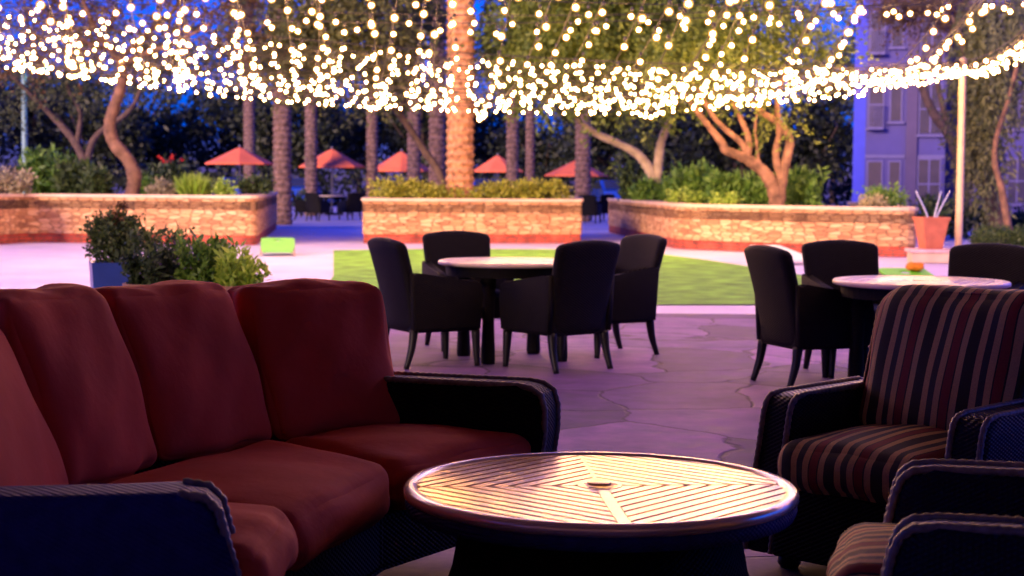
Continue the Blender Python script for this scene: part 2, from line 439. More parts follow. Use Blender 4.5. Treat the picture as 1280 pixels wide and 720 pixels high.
MAT = dict(
    ground=M('earth_ground', (.16, .13, .12), .9, .3, .4, .3, 3),
    deck=M('pale_concrete', (.60, .56, .68), .7, .12, .8, .15, 30),
    farpave=M('far_paving', (.50, .44, .50), .6, .15, 1.0, .1, 20),
    flag=flagstone('flagstone'),
    lawn=M('lawn_turf', (.20, .52, .04), .9, .45, 2.6, 1.0, 130),
    stone=ledgestone('ledgestone', [(.15, (.24, .115, .05)), (.36, (.46, .24, .10)), (.6, (.62, .36, .15)), (.9, (.72, .48, .24))], (.27, .14, .065)),
    redbrick=brickmat('red_brick', (.55, .085, .035), (.42, .06, .03), (.20, .09, .06), 1.0, .2, .07, .3),
    cap=M('coping_stone', (.60, .45, .30), .75, .15, 3, .3, 20),
    soil=M('soil', (.09, .055, .035), .95, .3, 4, .5, 20),
    red=M('red_cushion', (.54, .070, .030), .85, .15, 3, .22, 11, sheen=.0, spec=.25),
    dkwick=wicker('dark_wicker', (.0045, .004, .0045), .6, 92, .12),
    navywick=wicker('navy_wicker', (.006, .007, .020), .45, 110, .22),
    skywick=wicker('sky_tinted_wicker', (.02, .024, .15), .6, 110, .25),  # dark wicker with the sky's blue reflection put into its colour
    pipe=M('wicker_edging', (.20, .18, .17), .5, .3, 40),
    black=M('black_metal', (.008, .008, .009), .4, .2, 10, spec=.25),
    slat=M('slat_enamel', (.95, .64, .25), .21, .10, 7, metal=.6, spec=.6),
    rim=M('pale_rim', (.92, .80, .62), .22, .06, 12, metal=.6, spec=.8),
    stonetop=M('pale_table_top', (.66, .56, .46), .25, .12, 6, spec=.6),
    umbrella=M('red_canvas', (.92, .20, .07), .8, .12, 2),
    steel=M('grey_steel', (.30, .30, .31), .4, .15, 10, metal=.8),
    teal=M('teal_pole_paint', (.20, .36, .33), .5, .15, 6),
    beige=M('beige_pole_paint', (.50, .35, .21), .55, .08, 6),
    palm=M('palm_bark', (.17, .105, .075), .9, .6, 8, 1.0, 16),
    litpalm=M('lit_palm_bark', (.46, .23, .10), .9, .62, 9, 1.0, 16),  # palm bark with the warm bulb light put into its colour
    bark=M('warm_bark', (.17, .095, .055), .9, .55, 5, 1.0, 14),
    palebark=M('pale_bark', (.36, .29, .20), .8, .3, 5, .5, 24),
    dkbark=M('dark_bark', (.10, .065, .045), .9, .4, 6, .8, 24),
    stucco=M('lilac_stucco', (.085, .075, .25), .85, .06, 2, .15, 60),
    stuccodk=M('taupe_stucco', (.10, .075, .15), .85, .08, 2, .15, 60),
    cornerblue=M('corner_blue', (.06, .08, .62), .8, .06, 2),
    trim=M('pale_trim', (.14, .125, .28), .7, .08, 4),
    glass=M('dark_glass', (.03, .035, .05), .08, .2, 1, spec=.8),
    blackout=M('window_dark', (.05, .04, .06), .3, .2, 2),
    terracotta=M('terracotta', (.48, .14, .065), .75, .15, 6, .1, 40),
    bluepot=M('blue_glaze', (.02, .05, .26), .3, .15, 5, spec=.6),
    claypot=M('brown_pot', (.16, .08, .05), .7, .2, 5),
    limeboard=M('lime_board', (.17, .58, .08), .7, .08, 5),
    paleboard=M('mint_board', (.58, .76, .62), .5, .08, 5),
    brightlime=M('bright_lime', (.16, .72, .01), .6, .06, 5),
    orange=M('orange_cloth', (.85, .24, .01), .8, .1, 12),
    wood=M('plain_wood', (.36, .22, .11), .6, .2, 8),
    carblue=M('blue_car_paint', (.02, .07, .42), .2, .05, 3, spec=.6, coat=.8),
    carwhite=M('silver_car_paint', (.42, .45, .52), .25, .05, 3, spec=.6, coat=.8),
    tyre=M('tyre_rubber', (.02, .02, .02), .8, .1, 20),
    ceil=M('porch_plaster', (.52, .42, .33), .9, .06, 2),
    wire=M('black_wire', (.02, .018, .016), .6, .1, 20),
    redflower=leafmat('red_petals', (.45, .02, .02), (.7, .05, .05)),
    lilacflower=leafmat('lilac_petals', (.20, .14, .38), (.36, .30, .62)),
    bulb=emit('warm_bulb', (1.0, .50, .17), 43.0),
    coollamp=emit('green_white_lamp', (.55, 1.0, .85), 10.0),
)
MAT['stripe'] = stripes('striped_canvas', .175, [
    (0, (.66, .42, .17)), (.13, (.030, .025, .018)), (.37, (.66, .42, .17)), (.50, (.030, .025, .018)), (.53, (.26, .035, .03)), (.70, (.030, .025, .018)), (.73, (.66, .42, .17)), (.86, (.05, .05, .045))])
LM = dict(
    acacia=leafmat('acacia_leaf', (.06, .11, .015), (.23, .30, .045), .4),
    olive=leafmat('olive_leaf', (.05, .075, .02), (.19, .21, .06), .4),
    rust=leafmat('rusty_leaf', (.10, .05, .02), (.20, .13, .04), .4),
    dark=leafmat('dark_leaf', (.010, .018, .008), (.045, .06, .022), .2),
    mid=leafmat('mid_leaf', (.02, .05, .012), (.08, .13, .03), .3),
    green=leafmat('green_leaf', (.04, .13, .015), (.18, .34, .05), .35),
    lime=leafmat('lime_leaf', (.20, .38, .03), (.48, .68, .10), .4),
    hedge=leafmat('golden_hedge_leaf', (.20, .26, .02), (.52, .52, .06), .35),
    pale=leafmat('pale_leaf', (.22, .21, .10), (.48, .44, .26), .35),
    deep=leafmat('deep_green_leaf', (.012, .035, .014), (.05, .09, .03), .25),
    willow=leafmat('willow_leaf', (.07, .09, .03), (.24, .25, .09), .35),
    frond=leafmat('palm_frond', (.05, .07, .02), (.14, .15, .05), .25),
)

# ------------------------------------------------------------------ foliage
def diamonds(P, D, L, W):
    """one leaf (diamond of two edges) per point P, pointing along D"""
    n = len(P)
    D = D / np.linalg.norm(D, axis=1, keepdims=True)
    Rv = rng.normal(size=(n, 3))
    S = np.cross(D, Rv); S /= np.linalg.norm(S, axis=1, keepdims=True) + 1e-9
    L = (np.asarray(L) * rng.uniform(.6, 1.3, n))[:, None]; W = (np.asarray(W) * rng.uniform(.7, 1.3, n))[:, None]
    v = np.stack([P, P + D * L * .45 + S * W * .5, P + D * L, P + D * L * .45 - S * W * .5], 1).reshape(-1, 3)
    f = np.arange(4 * n).reshape(n, 4)
    return v, f

def in_blobs(blobs, n, shell=.5):
    vol = np.array([b[3] * b[4] * b[5] for b in blobs]); vol = vol ** .8 / (vol ** .8).sum()
    k = rng.choice(len(blobs), n, p=vol)
    B = np.array(blobs, float)[k]
    d = rng.normal(size=(n, 3)); d /= np.linalg.norm(d, axis=1, keepdims=True)
    r = rng.uniform(0, 1, n)[:, None] ** shell
    return B[:, :3] + d * r * B[:, 3:6], d

def clump_leaves(blobs, clumps, per, cl, L, W, up=.2, shell=.45):
    C, d = in_blobs(blobs, clumps, shell)
    P = np.repeat(C, per, 0) + rng.normal(size=(clumps * per, 3)) * cl * np.repeat(rng.uniform(.5, 1.3, clumps), per)[:, None]
    D = rng.normal(size=(len(P), 3)) + np.repeat(d, per, 0) * .6 + np.array([0, 0, up])
    return diamonds(P, D, L, W)

def sprays(blobs, n, length, per, L, W, droop=.6, shell=.5, spread=.05):
    C, d = in_blobs(blobs, n, shell)
    dirs = rng.normal(size=(n, 3)); dirs[:, 2] *= .4; dirs[:, :2] *= (1 if droop < 1.5 else .25); dirs[:, 2] -= min(droop, 1.6); dirs += d * .5
    dirs /= np.linalg.norm(dirs, axis=1, keepdims=True)
    t = rng.uniform(0, 1, (n, per, 1)); ln = length * rng.uniform(.5, 1.3, (n, 1, 1))
    P = (C[:, None, :] + dirs[:, None, :] * t * ln + np.array([0, 0, -1.]) * min(droop, 1) * .5 * (t * ln) ** 2 / length).reshape(-1, 3)
    P = P + rng.normal(size=P.shape) * spread
    D = np.repeat(dirs, per, 0) + rng.normal(size=P.shape) * .55
    return diamonds(P, D, L, W)

def foliage(name, vf, m, parent):
    return npobj(name, vf[0], vf[1], m, parent)

def shrub(name, label, cat, loc, w, h, d=None, m='green', style='round', n=900, leaf=.07, group=None, stems=True):
    t = thing(name, label, cat, loc, 0, group)
    d = d or w
    if style == 'round':
        bl = [(0, 0, h * .55, w * .46, d * .46, h * .45)] + [(random.uniform(-.3, .3) * w, random.uniform(-.3, .3) * d, h * random.uniform(.35, .75), w * .22, d * .22, h * .25) for _ in range(5)]
        vf = clump_leaves(bl, max(20, n // 12), 12, leaf * .9, leaf * 1.3, leaf * .7, .3, .33)
    elif style == 'spiky':
        P = np.stack([rng.normal(0, w * .13, n), rng.normal(0, d * .13, n), np.zeros(n)], 1)
        D = np.stack([rng.normal(0, .45, n), rng.normal(0, .45, n), np.ones(n)], 1)
        vf = diamonds(P, D, h * .95, leaf)
    else:  # upright leafy stems
        ns = max(8, n // 45)
        vs, fs = [], []; k0 = 0
        for _ in range(ns):
            bx, by = random.uniform(-.42, .42) * w, random.uniform(-.42, .42) * d
            hh = h * random.uniform(.55, 1.05); lx, ly = random.gauss(0, .16) * h, random.gauss(0, .16) * h
            tt = rng.uniform(.12, 1, 45)[:, None]
            P = np.array([[bx, by, 0]]) + tt * np.array([[lx, ly, hh]]) + rng.normal(size=(45, 3)) * leaf * .35
            D = rng.normal(size=(45, 3)) * .8 + np.array([0, 0, .7])
            v, f = diamonds(P, D, leaf * 1.7, leaf * .6)
            vs.append(v); fs.append(f + k0); k0 += len(v)
        vf = (np.concatenate(vs), np.concatenate(fs))
    foliage('foliage', vf, LM[m], t)
    if stems and style != 'spiky':
        bm = bmesh.new()
        for _ in range(4):
            tube(bm, [(random.uniform(-.05, .05) * w, random.uniform(-.05, .05) * w, -.02), (random.uniform(-.2, .2) * w, random.uniform(-.2, .2) * d, h * .6)], [.02 * max(.4, h), .008], 5)
        obj('stem', bm, MAT['dkbark'], t)
    return t

# ------------------------------------------------------------------ setting: sheets
def poly_px(pts): return [Z(*p) for p in pts]
sheet('ground', [(-400, -60), (400, -60), (400, 600), (-400, 600)], -.016, MAT['ground'])
sheet('concrete_deck', [(-60, 15.0), (60, 15.0), (60, 44.9), (-60, 44.9)], -.008, MAT['deck'])
sheet('far_terrace_paving', [(-60, 45.0), (60, 45.0), (60, 84), (-60, 84)], -.004, MAT['farpave'])
yf = Z(850, 392).y
sheet('flagstone_patio', [(-14, -5.5), (14, -5.5), (14, yf), (-14, yf)], 0.0, MAT['flag'])
lawn_px = [(418, 381), (417, 345), (417, 313), (560, 311), (720, 312), (820, 317), (890, 326), (947, 335), (1015, 346), (1052, 356), (1050, 368), (1015, 377), (957, 381)]
lp = [Z(*p) for p in lawn_px]
lp[0] = Vector((lp[1].x + .7 * (lp[0].y - lp[1].y) / -10, lp[0].y, 0))
sheet('lawn', lp, 0.004, MAT['lawn'])

# ------------------------------------------------------------------ planters
def ribbon(bm, path, z0, z1, thick, out=0.0, uvscale=1.0):
    """a wall along path (outer face offset outwards by out), with uv = run length, height"""
    uvl = bm.loops.layers.uv.verify()
    n = len(path); P = [Vector((p[0], p[1], 0)) for p in path]
    nor = []
    for i in range(n):
        a = P[i] - P[i - 1] if i else P[1] - P[0]
        b = P[i + 1] - P[i] if i < n - 1 else a
        na = Vector((a.y, -a.x, 0)).normalized(); nb = Vector((b.y, -b.x, 0)).normalized()
        m = (na + nb).normalized(); m = m / max(.35, m.dot(na))
        nor.append(m)
    run = [0]
    for i in range(1, n): run.append(run[-1] + (P[i] - P[i - 1]).length)
    o = [P[i] + nor[i] * out for i in range(n)]; q = [P[i] - nor[i] * thick for i in range(n)]
    rows = []
    for i in range(n):
        rows.append([bm.verts.new((o[i].x, o[i].y, z0)), bm.verts.new((o[i].x, o[i].y, z1)), bm.verts.new((q[i].x, q[i].y, z1)), bm.verts.new((q[i].x, q[i].y, z0))])
    def face(vs, uvs):
        f = bm.faces.new(vs)
        for l, u in zip(f.loops, uvs): l[uvl].uv = (u[0] * uvscale, u[1] * uvscale)
    for i in range(n - 1):
        A, B = rows[i], rows[i + 1]; u0, u1 = run[i], run[i + 1]
        face((A[0], B[0], B[1], A[1]), ((u0, z0), (u1, z0), (u1, z1), (u0, z1)))
        face((A[1], B[1], B[2], A[2]), ((u0, z1), (u1, z1), (u1, z1 + thick), (u0, z1 + thick)))
        face((A[2], B[2], B[3], A[3]), ((u0, z1), (u1, z1), (u1, z0), (u0, z0)))
        face((A[3], B[3], B[0], A[0]), ((u0, z0), (u1, z0), (u1, z0 + .1), (u0, z0 + .1)))
    for A, u in ((rows[0], 0), (rows[-1], run[-1])):
        face(A, ((0, z0), (0, z1), (thick, z1), (thick, z0)))

def round_path(pts, r=.5, n=5):
    P = [Vector((p[0], p[1])) for p in pts]
    out = [P[0]]
    for i in range(1, len(P) - 1):
        a = (P[i - 1] - P[i]); b = (P[i + 1] - P[i])
        k = min(r, a.length * .45, b.length * .45)
        s = P[i] + a.normalized() * k; e = P[i] + b.normalized() * k
        for j in range(n + 1):
            t = j / n
            out.append((s * (1 - t) + P[i] * t) * (1 - t) + (P[i] * (1 - t) + e * t) * t)
    out.append(P[-1])
    return out

def planter(label, path, top, r=.5, soil_back=None):
    t = thing('stone_planter', label, 'planter', (path[1][0], path[1][1], 0), 0, 'stone planters around the lawn')
    off = Vector((path[1][0], path[1][1], 0))
    rp = round_path(path, r)
    bm = bmesh.new(); ribbon(bm, rp, .19, top - .062, .4); obj('wall', bm, MAT['stone'], t, off=off)
    bm = bmesh.new(); ribbon(bm, rp, 0, .188, .36, -.02); obj('base_course', bm, MAT['redbrick'], t, off=off)
    bm = bmesh.new(); ribbon(bm, rp, top - .06, top, .46, .03)
    obj('coping', bm, MAT['cap'], t, off=off)
    bm = bmesh.new()
    inner = [p for p in rp] + [Vector(p) for p in (soil_back or [])]
    prism(bm, [(p.x, p.y) for p in inner], top - .3, top - .12)
    obj('soil_bed', bm, MAT['soil'], t, off=off)
    return t

gl = Z(325, 305.5); gl0 = Z(24, 302)
HL, HC, HR = 1.0, .95, .90
planter('long stone planter at left with tan coping and a twisted tree growing in it',
        [(gl0.x - 9, gl0.y - 2.5), (gl0.x - .1, gl0.y - 2.4), (gl0.x + .25, gl0.y - .1), (gl.x - 2.5, gl.y), (gl.x, gl.y - .4), (gl.x - 1.25, gl.y + 11)], HL, .35, [(gl0.x - 9, gl.y + 11)])
c0, c1 = Z(453, 304), Z(727, 304)
planter('middle stone planter with golden hedge and the big palm',
        [(c0.x - .25, c0.y + 3.8), (c0.x, c0.y), (c1.x, c1.y), (c1.x + .15, c1.y + 3.8)], HC, .06)
bm = bmesh.new()
r0, r1, r2 = Z(760, 290), Z(845, 311), Z(1150, 322)
planter('long stone planter at right with a branching multi trunk tree',
        [(r0.x, r0.y), (r1.x, r1.y), ((r1.x + r2.x) / 2 - .1, (r1.y + r2.y) / 2 - .25), (r2.x, r2.y), (r2.x + 1.0, r2.y + 9)], HR, .6)

# ------------------------------------------------------------------ sofa
def sofa():
    zs = .45
    c = Vector((-.9, 4.8, 0))
    t = thing('curved_sofa', 'crescent dark wicker sofa with deep red cushions facing the coffee table', 'sofa', c)
    L = lambda p: Vector((p[0] - c.x, p[1] - c.y, 0))
    fr = [Z(330, 735, .40), Z(372, 672, .40), Z(494, 605, .40), Z(676, 561, .40)]
    bk = [Z(-22, 690, .47), Z(78, 607, .47), Z(196, 570, .47), Z(340, 541, .47), Z(507, 524, .47)]
    fr = [L(p) for p in fr]; bk = [L(p) for p in bk]
    def quad(q, a, b):          # bilinear: u along the seat, v from front to back
        return (q[0] * (1 - a) + q[1] * a) * (1 - b) + (q[2] * (1 - a) + q[3] * a) * b
    seats = [(fr[0], fr[1], bk[0], bk[1]), (fr[1], fr[2], bk[1], bk[3]), (fr[2], fr[3], bk[3], bk[4])]
    for i, q in enumerate(seats):
        def mp(p, u, v, w, q=q):
            g = quad(q, .5 + p.x / 1.0 * .5 / .5 * .5, .5 + p.y / 1.0)
            return Vector((g.x, g.y, p.z))
        w_ = (q[1] - q[0]).length; d_ = (q[2] - q[0]).length
        # the box has half sizes (.5,.5); corner radius measured in metres
        def mp2(p, u, v, w, q=q, i=i):
            a = .5 + p.x / (2 * hw); b = .5 + p.y / (2 * hd)
            g = quad(q, a, b); return Vector((g.x, g.y, p.z + .375 + (.03 * (1 - b) if i == 0 else 0)))
        hw = .5 * ((q[1] - q[0]).length + (q[3] - q[2]).length) / 2; hd = .5 * ((q[2] - q[0]).length + (q[3] - q[1]).length) / 2
        bm = rcube(22, (hw, hd, .085), .075, (.03, .02), .004, 10 + i, mp2)
        obj('seat_cushion', bm, MAT['red'], t, True)
    # back cushions: lean back along the outward normal
    ends = [(bk[0], bk[1]), (bk[1], bk[2]), (bk[2], bk[3]), (bk[3], bk[4])]
    tops = [.94, .985, .965, .95]
    for i, (a, b) in enumerate(ends):
        d = b - a; w_ = d.length; d = d.normalized()
        n = Vector((-d.y, d.x, 0))          # away from the table
        mid = (a + b) / 2
        H = tops[i] - .44; th = .19
        def mp3(p, u, v, w, mid=mid, d=d, n=n, H=H):
            h = p.z + H / 2
            s = h / H
            wide = 1.0 + .06 * s
            lean = .0 + .21 * s
            g = mid + d * (p.x * wide) + n * (p.y + lean + .05)
            return Vector((g.x, g.y, .44 + h))
        bm = rcube(24, (w_ / 2 - .002, th / 2, H / 2), .055, (.012, .035), .006, 30 + i, mp3)
        obj('back_cushion', bm, MAT['red'], t, True)
    # wicker base under the cushions
    def offs(pl, dist):
        out = []
        for i, p in enumerate(pl):
            a = pl[max(0, i - 1)]; b = pl[min(len(pl) - 1, i + 1)]
            d = (b - a).normalized(); out.append(p + Vector((-d.y, d.x, 0)) * dist)
        return out
    inner = offs(fr, .05); outer = offs(bk, .36)
    bm = bmesh.new()
    prism(bm, [(p.x, p.y) for p in inner + outer[::-1]], .13, .30)
    bmesh.ops.bevel(bm, geom=bm.edges[:], offset=.012, segments=2, affect='EDGES')
    obj('base', bm, MAT['dkwick'], t)
    # back frame, leaning
    bm = bmesh.new()
    sm = catmull([tuple(p) for p in bk], 5)
    sm = [Vector(p) for p in sm]
    rows = []
    prof = [(.20, .13), (.26, .45), (.36, .84), (.40, .885), (.44, .88), (.46, .84), (.40, .5), (.34, .13)]
    nn = len(sm)
    for i, p in enumerate(sm):
        a = sm[max(0, i - 1)]; b = sm[min(nn - 1, i + 1)]; d = (b - a).normalized(); n = Vector((-d.y, d.x, 0))
        rows.append([bm.verts.new((p.x + n.x * o, p.y + n.y * o, z)) for o, z in prof])
    k = len(prof)
    for i in range(nn - 1):
        for j in range(k):
            bm.faces.new((rows[i][j], rows[i][(j + 1) % k], rows[i + 1][(j + 1) % k], rows[i + 1][j]))
    bm.faces.new(rows[0]); bm.faces.new(rows[-1][::-1])
    obj('back_frame', bm, MAT['dkwick'], t)
    # arms
    def arm(front, back, top, side, name='arm', m='dkwick', thick=.15, block=False):
        d = (front - back); Ln = d.length; d = d.normalized()
        s = Vector((-d.y, d.x, 0)) * side
        prof = [(0, .13), (0, top - .02), (.06, top), (Ln - .12, top), (Ln - .06, top - .01), (Ln - .03, top - .04), (Ln - .015, top - .10), (Ln + .02, top - .22), (Ln + .10, .13)]
        if block: prof = [(0, .13), (0, top - .02), (.06, top), (Ln - .10, top), (Ln - .05, top - .008), (Ln - .015, top - .03), (Ln, top - .08), (Ln, top - .16), (Ln - .02, top - .3), (Ln - .015, .13)]
        bm = bmesh.new()
        side_extrude(bm, prof, -thick / 2, thick / 2, .045)
        mtx = Matrix(((s.x, d.x, 0, back.x), (s.y, d.y, 0, back.y), (0, 0, 1, 0), (0, 0, 0, 1)))
        bm.transform(mtx)
        a = obj(name, bm, MAT[m], t, True)
        for sx in (-1, 1):
            pp = piping([mtx @ Vector((sx * (thick / 2 - .012), y, z)) for y, z in prof[(2 if block else 3):]], .011)
            obj('edging', pp, MAT['pipe'], a, True)
    f0 = L(Z(268, 608, .62)); f1 = L(Z(690, 482, .62))
    arm(f0 + Vector((.04, .02, 0)), f0 + Vector((-1.05, -.12, 0)), .615, 1, m='skywick', thick=.17)
    arm(f1 + Vector((0, .06, 0)), L(Z(440, 470, .62)) + Vector((0, .06, 0)), .618, 1, thick=.18, block=True)
    feet = [inner[0] + Vector((-.1, .1, 0)), inner[1] + Vector((-.1, .02, 0)), inner[2] + Vector((-.06, .03, 0)), inner[3] + Vector((-.08, 0, 0)), outer[0], outer[2], outer[4]]
    for p in feet:
        bm = bmesh.new(); lathe(bm, [(.028, 0), (.036, .02), (.03, .13)], 12, center=(p.x, p.y)); obj('foot', bm, MAT['black'], t, True)
    return t
sofa()

# ------------------------------------------------------------------ striped armchairs
def armchair(label, loc, rz):
    """local: front is +y, seat width along x"""
    t = thing('striped_armchair', label, 'armchair', loc, rz, 'striped armchairs by the coffee table')
    bm = bmesh.new(); box(bm, -.29, .29, -.36, .31, .06, .30, .015); obj('base', bm, MAT['dkwick'], t)
    bm = rcube(20, (.285, .36, .085), .07, (.03, .012), .003, 50, lambda p, u, v, w: Vector((p.x, p.y - .025, p.z + .375)))
    s = obj('seat_cushion', bm, MAT['stripe'], t, True)
    def bc(p, u, v, w):
        h = p.z + .27; k = h / .54
        return Vector((p.x * (1 + .05 * k), p.y - .26 - .19 * k, .43 + h * .95))
    bm = rcube(22, (.30, .10, .27), .075, (.015, .035), .004, 51, bc)
    b = obj('back_cushion', bm, MAT['stripe'], t, True)
    # rope seam round the back cushion
    loop = []
    for k in range(41):
        a = 2 * math.pi * k / 40
        sx = max(-1, min(1, 1.25 * math.cos(a))); sz = max(-1, min(1, 1.25 * math.sin(a)))
        q = bc(Vector((sx * .298, .055, sz * .262)), 0, 0, 0); loop.append(q)
    obj('seam', piping(loop, .007, .03), MAT['stripe'], b, True)
    bm = bmesh.new()
    prof = [(-.34, .13), (-.36, .45), (-.50, .82), (-.53, .86), (-.565, .84), (-.55, .77), (-.46, .40), (-.44, .06)]
    side_extrude(bm, prof, -.36, .36, .03); obj('back_frame', bm, MAT['dkwick'], t, True)
    for sx in (-1, 1):
        bm = bmesh.new()
        x0, x1 = sx * .295, sx * .425
        prof = [(-.46, .06), (-.46, .575), (-.40, .595), (.10, .592), (.155, .585), (.18, .565), (.195, .53), (.22, .41), (.255, .28), (.29, .06)]
        side_extrude(bm, prof, min(x0, x1), max(x0, x1), .04)
        a = obj('arm', bm, MAT['navywick'], t, True)
        for xx in (x0 + sx * .012, x1 - sx * .012):
            obj('edging', piping([(xx, y, z) for y, z in prof[1:]], .011), MAT['pipe'], a, True)
    for x, y in ((-.30, .19), (.30, .19), (-.32, -.40), (.32, -.40)):
        bm = bmesh.new(); lathe(bm, [(.03, 0), (.04, .015), (.036, .06)], 12, center=(x, y)); obj('foot', bm, MAT['black'], t, True)
    return t
fA = Vector((-.60, -.80, 0))
pA = Z(950, 492, .62); pB = Z(1178, 503, .62)
fA = Vector(((pB - pA).y, -(pB - pA).x, 0)).normalized()
fA = (fA + Vector((-.42, .20, 0))).normalized()
midA = (pA + pB) / 2 - fA * .20 + Vector((.06, .02, 0)); midA.z = 0
ch1 = armchair('striped cushion armchair beyond the coffee table, with its tall striped back showing', midA, facing(fA.x, fA.y))
fB = Vector((-.97, .24, 0)).normalized()
qA, qB = Z(1112, 566, .62), Z(1116, 634, .62)
midB = (qA + qB) / 2 - fB * .21 + Vector((-.005, 0, 0)); midB.z = 0
copy_thing(ch1, midB, facing(fB.x, fB.y), 'nearest armchair at right, seen from its dark navy arm with a bit of striped seat')

# ------------------------------------------------------------------ coffee table
def slats(bm, Rs, zt, wS=.036, gap=.009):
    for k in range(4):
        ang = R(45 + 90 * k); ax = Vector((math.cos(ang), math.sin(ang), 0)); tx = Vector((-ax.y, ax.x, 0))
        d = .055
        while d < Rs - .02:
            d2 = min(d + wS, Rs - .004)
            def lim(dd, side):
                bar = .017 if k == 2 and side > 0 or k == 3 and side < 0 else .0012   # wide bars only front to back
                return max(.0, min(dd - bar * 1.4, math.sqrt(max(0, Rs * Rs - dd * dd))))
            q = [(d, -lim(d, -1)), (d, lim(d, 1)), (d2, lim(d2, 1)), (d2, -lim(d2, -1))]
            if lim(d, 1) + lim(d, -1) > .02:
                lo = [bm.verts.new(ax * p + tx * s + Vector((0, 0, zt - .022))) for p, s in q]
                hi = [bm.verts.new(ax * p + tx * s + Vector((0, 0, zt - .002))) for p, s in q]
                bm.faces.new(hi); bm.faces.new(lo[::-1])
                for i in range(4): bm.faces.new((lo[i], lo[(i + 1) % 4], hi[(i + 1) % 4], hi[i]))
            d += wS + gap
    bmesh.ops.bevel(bm, geom=[e for e in bm.edges if abs(e.verts[0].co.z - e.verts[1].co.z) < 1e-5 and e.verts[0].co.z > zt - .01], offset=.003, segments=1, affect='EDGES')
    for s in (-1,):
        box(bm, -.018, .018, min(s * .066, s * (Rs - .01)), max(s * .066, s * (Rs - .01)), zt - .024, zt - .001, .004)

def coffee_table():
    zt = .44
    a, b = Z(500, 612, zt), Z(1000, 610, zt)
    cpt = Z(750, 606, zt); cpt.z = 0
    Rr = (b - a).length / 2 * .99
    t = thing('coffee_table', 'round slatted coffee table on a flared dark wicker drum', 'coffee table', cpt, R(4))
    bm = bmesh.new()
    Rs = Rr - .035; wS, gap = .039, .006
    slats(bm, Rs, zt, wS, gap)
    prism(bm, [((Rs - .006) * math.cos(R(4 * q)), (Rs - .006) * math.sin(R(4 * q))) for q in range(90)], zt - .0295, zt - .0235)
    box(bm, -.006, .006, .067, Rs - .01, zt - .022, zt - .0025)
    obj('slatted_top', bm, MAT['slat'], t)
    bm = bmesh.new()
    prof = [(Rs - .004, zt - .03), (Rs - .004, zt + .001), (Rs + .010, zt + .004), (Rr - .008, zt + .003), (Rr, zt - .006), (Rr, zt - .022), (Rr - .006, zt - .03)]
    lathe(bm, prof + [prof[0]], 96); obj('rim', bm, MAT['rim'], t, True)
    bm = bmesh.new()
    lathe(bm, [(Rr - .05, zt - .075), (Rr - .012, zt - .07), (Rr - .004, zt - .05), (Rr - .006, zt - .031), (.05, zt - .031)], 96); obj('skirt', bm, MAT['skywick'], t, True)
    bm = bmesh.new(); lathe(bm, [(.066, zt - .02), (.066, zt - .002), (.063, zt - .001), (.042, zt - .001), (.040, zt - .006)], 40); h = obj('hub', bm, MAT['slat'], t, True)
    bm = bmesh.new(); lathe(bm, [(.034, zt + .002), (.034, zt + .007), (.030, zt + .009), (0.0001, zt + .009)], 32); obj('cap', bm, MAT['slat'], h, True)
    bm = bmesh.new()
    lathe(bm, [(.50, 0), (.49, .03), (.43, .20), (.40, zt - .07), (.36, zt - .06)], 64); obj('base', bm, MAT['dkwick'], t, True)
coffee_table()

# ------------------------------------------------------------------ dining sets
def dining_chair(label, loc, rz, group):
    t = thing('wicker_chair', label, 'chair', loc, rz, group)
    bm = bmesh.new(); box(bm, -.25, .25, -.27, .27, .25, .42, .02); obj('seat', bm, MAT['dkwick'], t)
    bm = rcube(10, (.235, .25, .03), .028, (.015, 0), .002, 5, lambda p, u, v, w: Vector((p.x, p.y + .02, p.z + .44))); obj('seat_pad', bm, MAT['navywick'], t, True)
    def bk(p, u, v, w):
        h = p.z + .33; k = h / .66
        wide = .90 + .14 * k
        arch = .035 * (1 - u * u) * k
        return Vector((p.x * wide, p.y - .25 - .14 * k ** 1.4 + .03 * u * u, .26 + (h + arch) * .95))
    bm = rcube(14, (.275, .04, .33), .036, (0, 0), 0, 3, bk); obj('backrest', bm, MAT['dkwick'], t, True)
    for s in (-1, 1):
        bm = bmesh.new()
        prof = [(-.27, .27), (-.30, .68), (-.24, .655), (.10, .625), (.22, .615), (.26, .59), (.265, .50), (.25, .27)]
        side_extrude(bm, prof, min(s * .245, s * .305), max(s * .245, s * .305), .022); obj('arm', bm, MAT['dkwick'], t, True)
    for sx in (-1, 1):
        bm = bmesh.new(); limb(bm, [(sx * .25, .23, .26), (sx * .255, .235, .12), (sx * .26, .24, 0)], .035, .02, 8); obj('leg', bm, MAT['black'], t, True)
        bm = bmesh.new(); limb(bm, [(sx * .24, -.25, .27), (sx * .245, -.27, .14), (sx * .25, -.315, 0)], .035, .02, 8); obj('leg', bm, MAT['black'], t, True)
    return t

def dining_table(label, p, dia, h, m, group):
    t = thing('dining_table', label, 'table', p, R(20), group)
    r = dia / 2
    bm = bmesh.new(); lathe(bm, [(.02, h - .034), (r - .02, h - .034), (r, h - .026), (r, h - .008), (r - .008, h), (r - .045, h), (r - .047, h - .022), (.0001, h - .023)], 64); tp = obj('tabletop', bm, MAT[m], t, True)
    bm = bmesh.new(); slats(bm, r - .05, h, .05, .012); obj('slat_panel', bm, MAT[m], tp)
    bm = bmesh.new(); lathe(bm, [(r - .12, h - .11), (r - .06, h - .11), (r - .05, h - .032), (r - .12, h - .032)], 48); obj('apron', bm, MAT['dkwick'], t)
    for k in range(4):
        a = R(45 + 90 * k); q = Vector((math.cos(a), math.sin(a), 0)) * (r - .15)
        bm = bmesh.new()
        prof = [(.05, 0), (.055, .03), (.045, .3), (.06, h - .034)]
        lathe(bm, prof, 10, center=(q.x, q.y)); obj('leg', bm, MAT['dkwick'], t, True)
    return t

